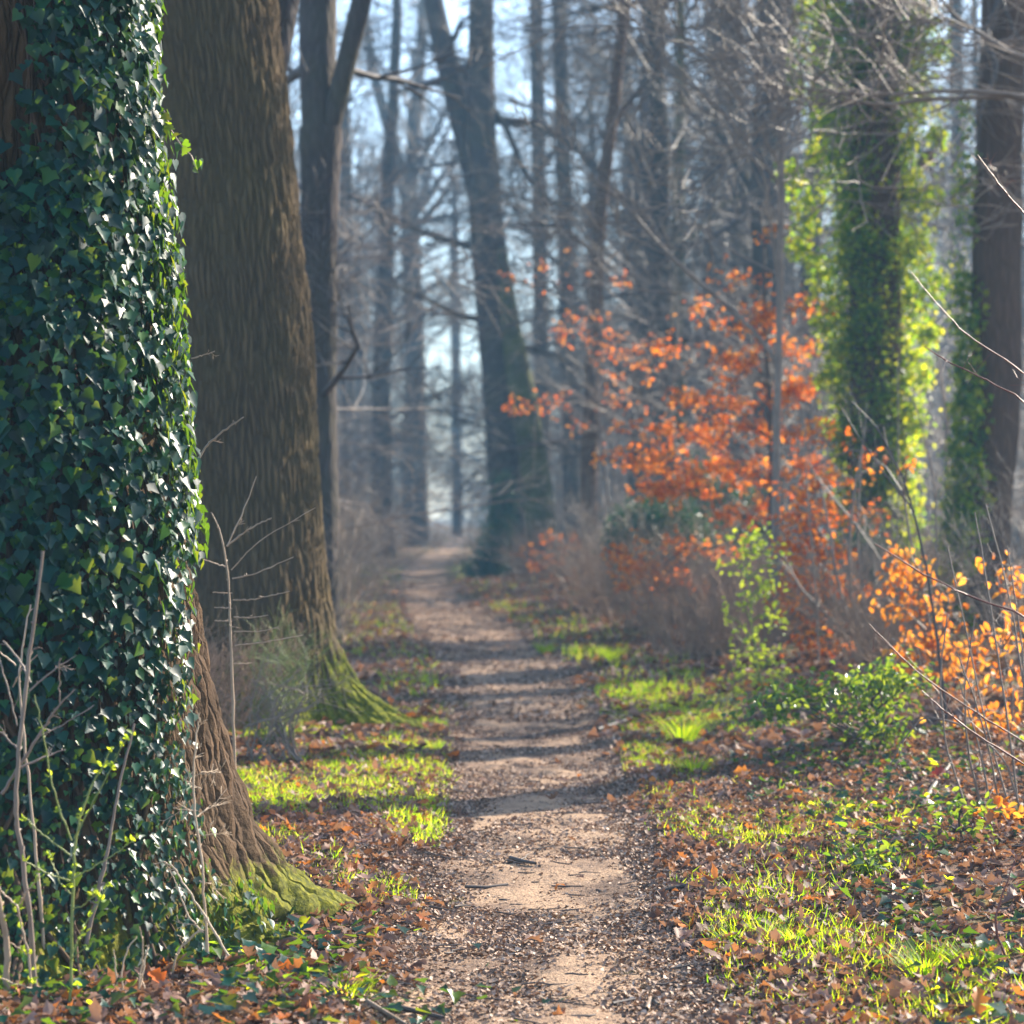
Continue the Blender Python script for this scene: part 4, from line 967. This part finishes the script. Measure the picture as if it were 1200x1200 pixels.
# broom-like green shrub at the foot of the mossy oak
br = stems('broom_shrub', 'wispy green broom shrub at the foot of the mossy oak', 'shrub', 13.4, [[(rng.uniform(300, 350), 880, 4), (rng.uniform(295, 355), 830, 3), (rng.uniform(285, 370), 780, 2), (rng.uniform(280, 385), rng.uniform(715, 770), 1)] for _ in range(22)], M_TWIGG, 9, .22, .5)
stems('bare_shrub', 'grey tangle of dead twigs in front of the broom shrub', 'shrub', 12.4, [[(rng.uniform(280, 360), 898, 4), (rng.uniform(280, 360), 850, 3), (rng.uniform(275, 380), rng.uniform(800, 840), 2), (rng.uniform(280, 400), rng.uniform(770, 830), 1)] for _ in range(14)], M_TWIG, 7, .25, .5)

# ------------------------------------------------------------------ litter, grass, ground ivy
def place(n, y0, y1, offlo, offhi, dens=None, power=1.0):
    y = y0 + (y1 - y0) * nr.random(n) ** power
    off = nr.uniform(offlo, offhi, n)
    x = pathx(y) + off * (1 if abs(offhi) < 50 else 1)
    k = np.abs(x) < .28 * y + .8
    x, y, off = x[k], y[k], off[k]
    if dens is not None:
        q = nr.random(len(x)) < dens(x, y, off); x, y, off = x[q], y[q], off[q]
    return x, y, off
def cover(name, tpl, mat, x, y, size, tilt, lift, curl=0.0, aniso=None):
    n_ = len(x); z = gh(x, y) + nr.uniform(.002, lift, n_)
    P = np.stack([x, y, z], -1)
    nrm = np.array([0, 0, 1.0]) + rand_unit(n_) * tilt
    S = nr.uniform(size[0], size[1], n_); S = np.stack([S * (nr.uniform(.7, 1.2, n_)), S, S * nr.uniform(.2, 2.5, n_)], -1)
    def warp(L):
        if curl:
            c = nr.normal(0, curl, (len(L), 1)); c2 = nr.normal(0, curl, (len(L), 1))
            s = S[:, 1:2]
            L = L.copy(); L[:, :, 2] += (c * L[:, :, 0] ** 2 / s + c2 * (L[:, :, 1] - s / 2) ** 2 / s) * 2
        return L
    bits = Bits(); bits.add(*scatter(tpl[0], tpl[1], P, frames(nrm, rand_unit(n_)), S, warp))
    return tag(bits.build(name, mat), kind='stuff')
def offpath(x, y, off):
    return smooth(.75, 1.1, np.abs(off) / pathw(y) + (vnoise(x * 2, y * 2, 51) - .5) * .5)
d_lit = lambda x, y, o: np.maximum(offpath(x, y, o) * (.6 + .4 * vnoise(x * 1.1, y * 1.1, 52)), .006)
x, y, o = place(52000, 5.4, 13, -3.2, 4.2, d_lit, 1.2)
cover('leaf_litter', OAK, M_LITTER, x, y, (.03, .085), .6, .03, .6)
x, y, o = place(30000, 13, 48, -5, 9, d_lit, 1.5)
cover('leaf_litter', OVAL, M_LITTER, x, y, (.06, .12), .6, .04, .4)
# chips and crumbs trodden into the path
d_chip = lambda x, y, o: np.clip(.3 + .6 * smooth(.5, .75, vnoise(x * 2.2, y * 1.6, 54)) + smooth(.3, .95, np.abs(o) / pathw(y) + (vnoise(x * 3, y * 3, 53) - .5) * .6), 0, 1) * np.clip(1.6 - np.abs(o) / pathw(y) * .6, .2, 1)
x, y, o = place(230000, 5.4, 16, -1.4, 1.4, d_chip, 1.2)
cover('path_chips', CHIP, M_CHIP, x, y, (.006, .024), .7, .012)
x, y, o = place(40000, 16, 45, -2.2, 2.2, d_chip, 1.4)
cover('path_chips', CHIP, M_CHIP, x, y, (.02, .05), .6, .02)
# grass
def gd(x, y, o):
    a = np.abs(o) / pathw(y)
    L = 1.3 * (o < 0) * smooth(.75, .98, a) * (1 - smooth(2.2, 3.4, -o)) * smooth(7.7, 8.8, y)
    Rr = (o > 0) * smooth(.85, 1.2, a) * (1 - smooth(.9, 2.0, o)) * 1.15
    n = smooth(.36, .76, vnoise(x * 1.3, y * .9, 61) * .6 + vnoise(x * 4, y * 3, 62) * .4 + .12 * (o < 0) * np.exp(-((y - 10.9) / 3.2) ** 2))
    return (L * np.interp(y, [9, 15, 18, 24, 40], [1, .9, .35, .2, .1]) + Rr * np.interp(y, [6, 9, 14, 22, 26, 40], [.5, .8, .9, .8, .4, .15])) * n
x, y, o = place(330000, 5.6, 17, -3.2, 3.2, gd, 1.15)
def grass(x, y, hl, w):
    n_ = len(x); P = np.stack([x, y, gh(x, y) - .004], -1)
    up = np.array([0, 0, 1.0]) + rand_unit(n_) * .75
    up[:, 2] = np.abs(up[:, 2])
    S = np.stack([nr.uniform(*w, n_), nr.uniform(*hl, n_) * (.6 + .8 * vnoise(x * 2.5, y * 2.5, 63)), np.ones(n_)], -1)
    def warp(L):
        L = L.copy(); L[:, :, 2] += nr.normal(0, .35, (len(L), 1)) * L[:, :, 1] ** 2 / S[:, 1:2]; return L
    bits = Bits(); bits.add(*scatter(BLADE[0], BLADE[1], P, frames(rand_unit(n_) * [1, 1, .2], up), S, warp))
    return tag(bits.build('grass', M_GRASS), kind='stuff')
grass(x, y, (.02, .07), (.003, .006))
x, y, o = place(90000, 17, 60, -4, 4.5, gd, 1.5)
grass(x, y, (.06, .13), (.008, .014))
# taller tufts
def tuft(px, py, d, n, h, label):
    c = W(px, py, d); c.z = gz(c.x, c.y)
    root = thing('grass_tuft', label, 'grass tuft', c)
    a = nr.uniform(0, 2 * math.pi, n); r = nr.uniform(0, .09, n)
    P = np.stack([np.cos(a) * r, np.sin(a) * r, np.full(n, -.005)], -1)
    up = np.stack([np.cos(a) * .6, np.sin(a) * .6, np.full(n, 1.0)], -1) + rand_unit(n) * .25
    S = np.stack([nr.uniform(.004, .008, n), nr.uniform(.5, 1.1, n) * h, np.ones(n)], -1)
    nz = np.stack([np.cos(a), np.sin(a), np.full(n, -.4)], -1)
    def warp(L):
        L = L.copy(); L[:, :, 2] += .45 * L[:, :, 1] ** 2 / S[:, 1:2]; return L
    bits = Bits(); bits.add(*scatter(BLADE[0], BLADE[1], P, frames(nz, up), S, warp))
    bits.build('blades', M_GRASS, root)
tuft(800, 870, 14.0, 170, .26, 'tallest bright grass tuft beside the right verge of the path')
tuft(812, 905, 12.4, 130, .17, 'short grass tuft just nearer than the tallest tuft')
tuft(1085, 1145, 6.9, 150, .13, 'loose green grass tuft beside the fallen oak leaf')
tuft(930, 1100, 7.5, 120, .10, 'low sunlit grass tuft at the edge of the bare earth')
tuft(1140, 1140, 6.95, 90, .11, 'thin grass tuft next to the dark bramble loop')
tuft(405, 1165, 6.6, 110, .09, 'sparse bright grass tuft left of the path')
tuft(860, 1095, 7.6, 90, .08, 'flat grass tuft lying over the path edge')
tuft(715, 775, 21.5, 220, .22, 'bright green grass tuft where the verge widens')
tuft(640, 770, 23.0, 160, .18, 'far grass tuft by the edge of the shaded path')
# ground ivy beneath the oak and on the right bank
def gi(x, y, o):
    a = np.exp(-(((x + 1.0) / .55) ** 2 + ((y - 6.55) / .55) ** 2)) * .9
    b = np.exp(-(((x + .75) / .35) ** 2 + ((y - 7.2) / .4) ** 2)) * .7
    c = smooth(.9, 1.4, o) * (1 - smooth(2.4, 3.2, o)) * .33 * (y > 5.6) * (y < 13)
    return (a + b + c) * smooth(.3, .6, vnoise(x * 3, y * 3, 71))
x, y, o = place(26000, 5.6, 13, -2.4, 3.4, gi)
q = cover('ground_ivy', IVY_B, M_IVY, x, y, (.03, .06), .5, .07)
x, y, o = place(5000, 5.6, 13, -2.4, 3.4, gi)
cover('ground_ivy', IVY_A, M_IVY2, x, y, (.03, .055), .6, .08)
# twigs strewn over the path
tb = Tubes()
x, y, o = place(900, 5.6, 17, -2.6, 3.2, None, 1.2)
for a, b in zip(x, y):
    an = rng.gauss(0, .7); L = rng.uniform(.03, .16); r = rng.uniform(.0015, .004)
    q = [Vector((a + math.cos(an) * L * (t - .5), b + math.sin(an) * L * (t - .5), 0)) + Vector((rng.gauss(0, .006), rng.gauss(0, .006), 0)) for t in (0, .33, .66, 1)]
    for v in q: v.z = gz(v.x, v.y) + .012 + r
    tb.add(q, [r, r, r * .9, r * .6], 4)
tag(tb.build('twig_litter', M_TWIGD), kind='stuff')
def stick(pts, d, r, mat, label):
    P = []
    for px, py in pts:
        dd = EYE * F / (py - 600) ; p = W(px, py, dd); p.z = gz(p.x, p.y) + r + .008; P.append(p)
    t = thing('fallen_stick', label, 'stick', P[0], 'sticks fallen on the path')
    tb = Tubes(); tb.add(P, [r * (1 - .15 * i) for i in range(len(P))], 6); tb.build('stick', mat, t, P[0])
stick([(598, 1001), (612, 1004), (628, 1006)], 9, .010, M_TWIGD, 'short dark stick lying on the sunlit sandy path')
stick([(545, 1025), (570, 1024), (595, 1021)], 9, .008, M_TWIGD, 'thin dark stick across the crumbly side of the path')
stick([(460, 1178), (490, 1180), (520, 1186)], 6.5, .009, M_TWIGD, 'dark stick near the sparse grass tuft')
stick([(430, 1180), (455, 1190), (480, 1200)], 6.4, .009, M_TWIG, 'slanting grey stick half in the sparse grass tuft')
stick([(758, 1173), (763, 1160), (772, 1168)], 6.6, .008, M_TWIGB, 'pale bent stick on the sandy path near the viewer')
stick([(718, 1165), (732, 1162), (744, 1160)], 6.6, .006, M_TWIGD, 'small straight twig beside the pale bent stick')
stick([(700, 852), (720, 849), (740, 844)], 15, .02, M_TWIGD, 'dark stick on the verge in the middle distance')
stick([(770, 1043), (790, 1041), (815, 1040)], 8.4, .010, M_TWIGD, 'grey stick lying along the grassy edge of the path')
stick([(1080, 965), (1095, 950), (1112, 933)], 10, .016, M_TWIGD, 'broken dark branch slanting over the litter by the holly seedling')
def one_leaf(px, py, size, col, label, tilt):
    d = EYE * F / (py - 600); p = W(px, py, d); p.z = gz(p.x, p.y) + .02
    m = leaf_mat('fallen_leaf_' + str(col[0]), [(0, col), (1, tuple(c * 1.2 for c in col))], [(0, tuple(min(1, c * 2) for c in col)), (1, tuple(min(1, c * 2) for c in col))], .35, .5, .35)
    V = OAK[0].copy(); V[:, 2] += .5 * V[:, 0] ** 2 * 2 - .25 * (V[:, 1] - .5) ** 2; V *= size
    t = frames(np.array([tilt]), rand_unit(1))[0]
    V = V @ t.T
    V[:, 2] -= V[:, 2].min()
    o = obj('fallen_leaf', mesh_np('fallen_leaf', V, [OAK[1]], m)); o.location = p
    tag(o, label, 'leaf', 'large leaves on the litter')
one_leaf(198, 1178, .095, (.5, .11, .012), 'largest bright orange fallen leaf standing among ground ivy', (.3, -.6, .7))
one_leaf(356, 1145, .10, (.5, .13, .02), 'orange brown leaf curled beside the dead stalks near the path', (.2, -.6, .7))
one_leaf(238, 1122, .09, (.52, .14, .02), 'small orange leaf at the foot of the pale dead stalk', (-.3, -.7, .6))
one_leaf(350, 1170, .11, (.30, .13, .09), 'pinkish lobed leaf lying flat near the viewer', (.1, -.5, .8))
one_leaf(1040, 1175, .12, (.33, .14, .06), 'large tan lobed leaf near the loose grass tuft', (-.2, -.5, .8))
one_leaf(1145, 1195, .10, (.45, .15, .02), 'amber leaf on the litter under the bramble loop', (.2, -.6, .7))
one_leaf(1090, 942, .10, (.22, .025, .015), 'crimson leaf resting on the broken dark branch', (.1, -.9, .4))
one_leaf(885, 920, .12, (.5, .17, .02), 'glowing orange leaf lying alone on the bank beside the verge grass', (.2, -.7, .6))

# ------------------------------------------------------------------ far wood that closes the view
n = 60000
y = nr.uniform(105, 300, n); x = nr.uniform(-.36, .38, n) * y
hmax = 5 + 9 * vnoise(x * .07, y * .05, 81)
z = hmax * nr.random(n) ** 1.25
k = np.abs(x - pathx(y)) > 1.6 + .004 * y
x, y, z = x[k], y[k], z[k]; n = len(x)
P = np.stack([x, y, z + gh(x, y)], -1)
bits = Bits(); bits.add(*scatter(BLADE[0], BLADE[1], P, frames(rand_unit(n), rand_unit(n) + [0, 0, .35]), np.stack([nr.uniform(.04, .13, n), nr.uniform(1.0, 2.8, n), np.ones(n)], -1)))
tag(bits.build('distant_woods', plain('far_twigs', (.045, .05, .04), (.08, .07, .055), .9, .1)), kind='stuff')
for i in range(34):
    yy = rng.uniform(48, 105); xx = rng.uniform(-.28, .30) * yy
    if abs(xx - float(pathx(yy))) < 2.2 + .01 * yy: continue
    o = copy_tree(tp[0]); o.location = (xx, yy, gz(xx, yy)); s_ = rng.uniform(1.6, 2.8); o.scale = (s_ * 1.3, s_ * 1.3, s_); o.rotation_euler = (0, 0, rng.uniform(0, 6.28))
    o['label'] = 'big hazy leafless shrub filling the wood between the far trunks'; o['group'] = 'hazy shrubs between the far trunks'

# ------------------------------------------------------------------ haze
hz = bpy.data.materials.new('morning_haze'); hz.use_nodes = True
nt = hz.node_tree; nt.nodes.clear()
ov = nt.nodes.new('ShaderNodeOutputMaterial'); pv = nt.nodes.new('ShaderNodeVolumePrincipled')
pv.inputs['Color'].default_value = (.34, .64, .92, 1); pv.inputs['Density'].default_value = .0019; pv.inputs['Anisotropy'].default_value = .0
nt.links.new(pv.outputs[0], ov.inputs['Volume'])
x0, x1, y0, y1, z0, z1 = -330, 330, -80, 450, -2, 34
V = [(x, y, z) for x in (x0, x1) for y in (y0, y1) for z in (z0, z1)]
Q = [(0, 1, 3, 2), (4, 6, 7, 5), (0, 4, 5, 1), (2, 3, 7, 6), (0, 2, 6, 4), (1, 5, 7, 3)]
tag(obj('haze', mesh_np('haze', V, [Q], hz)), kind='stuff')
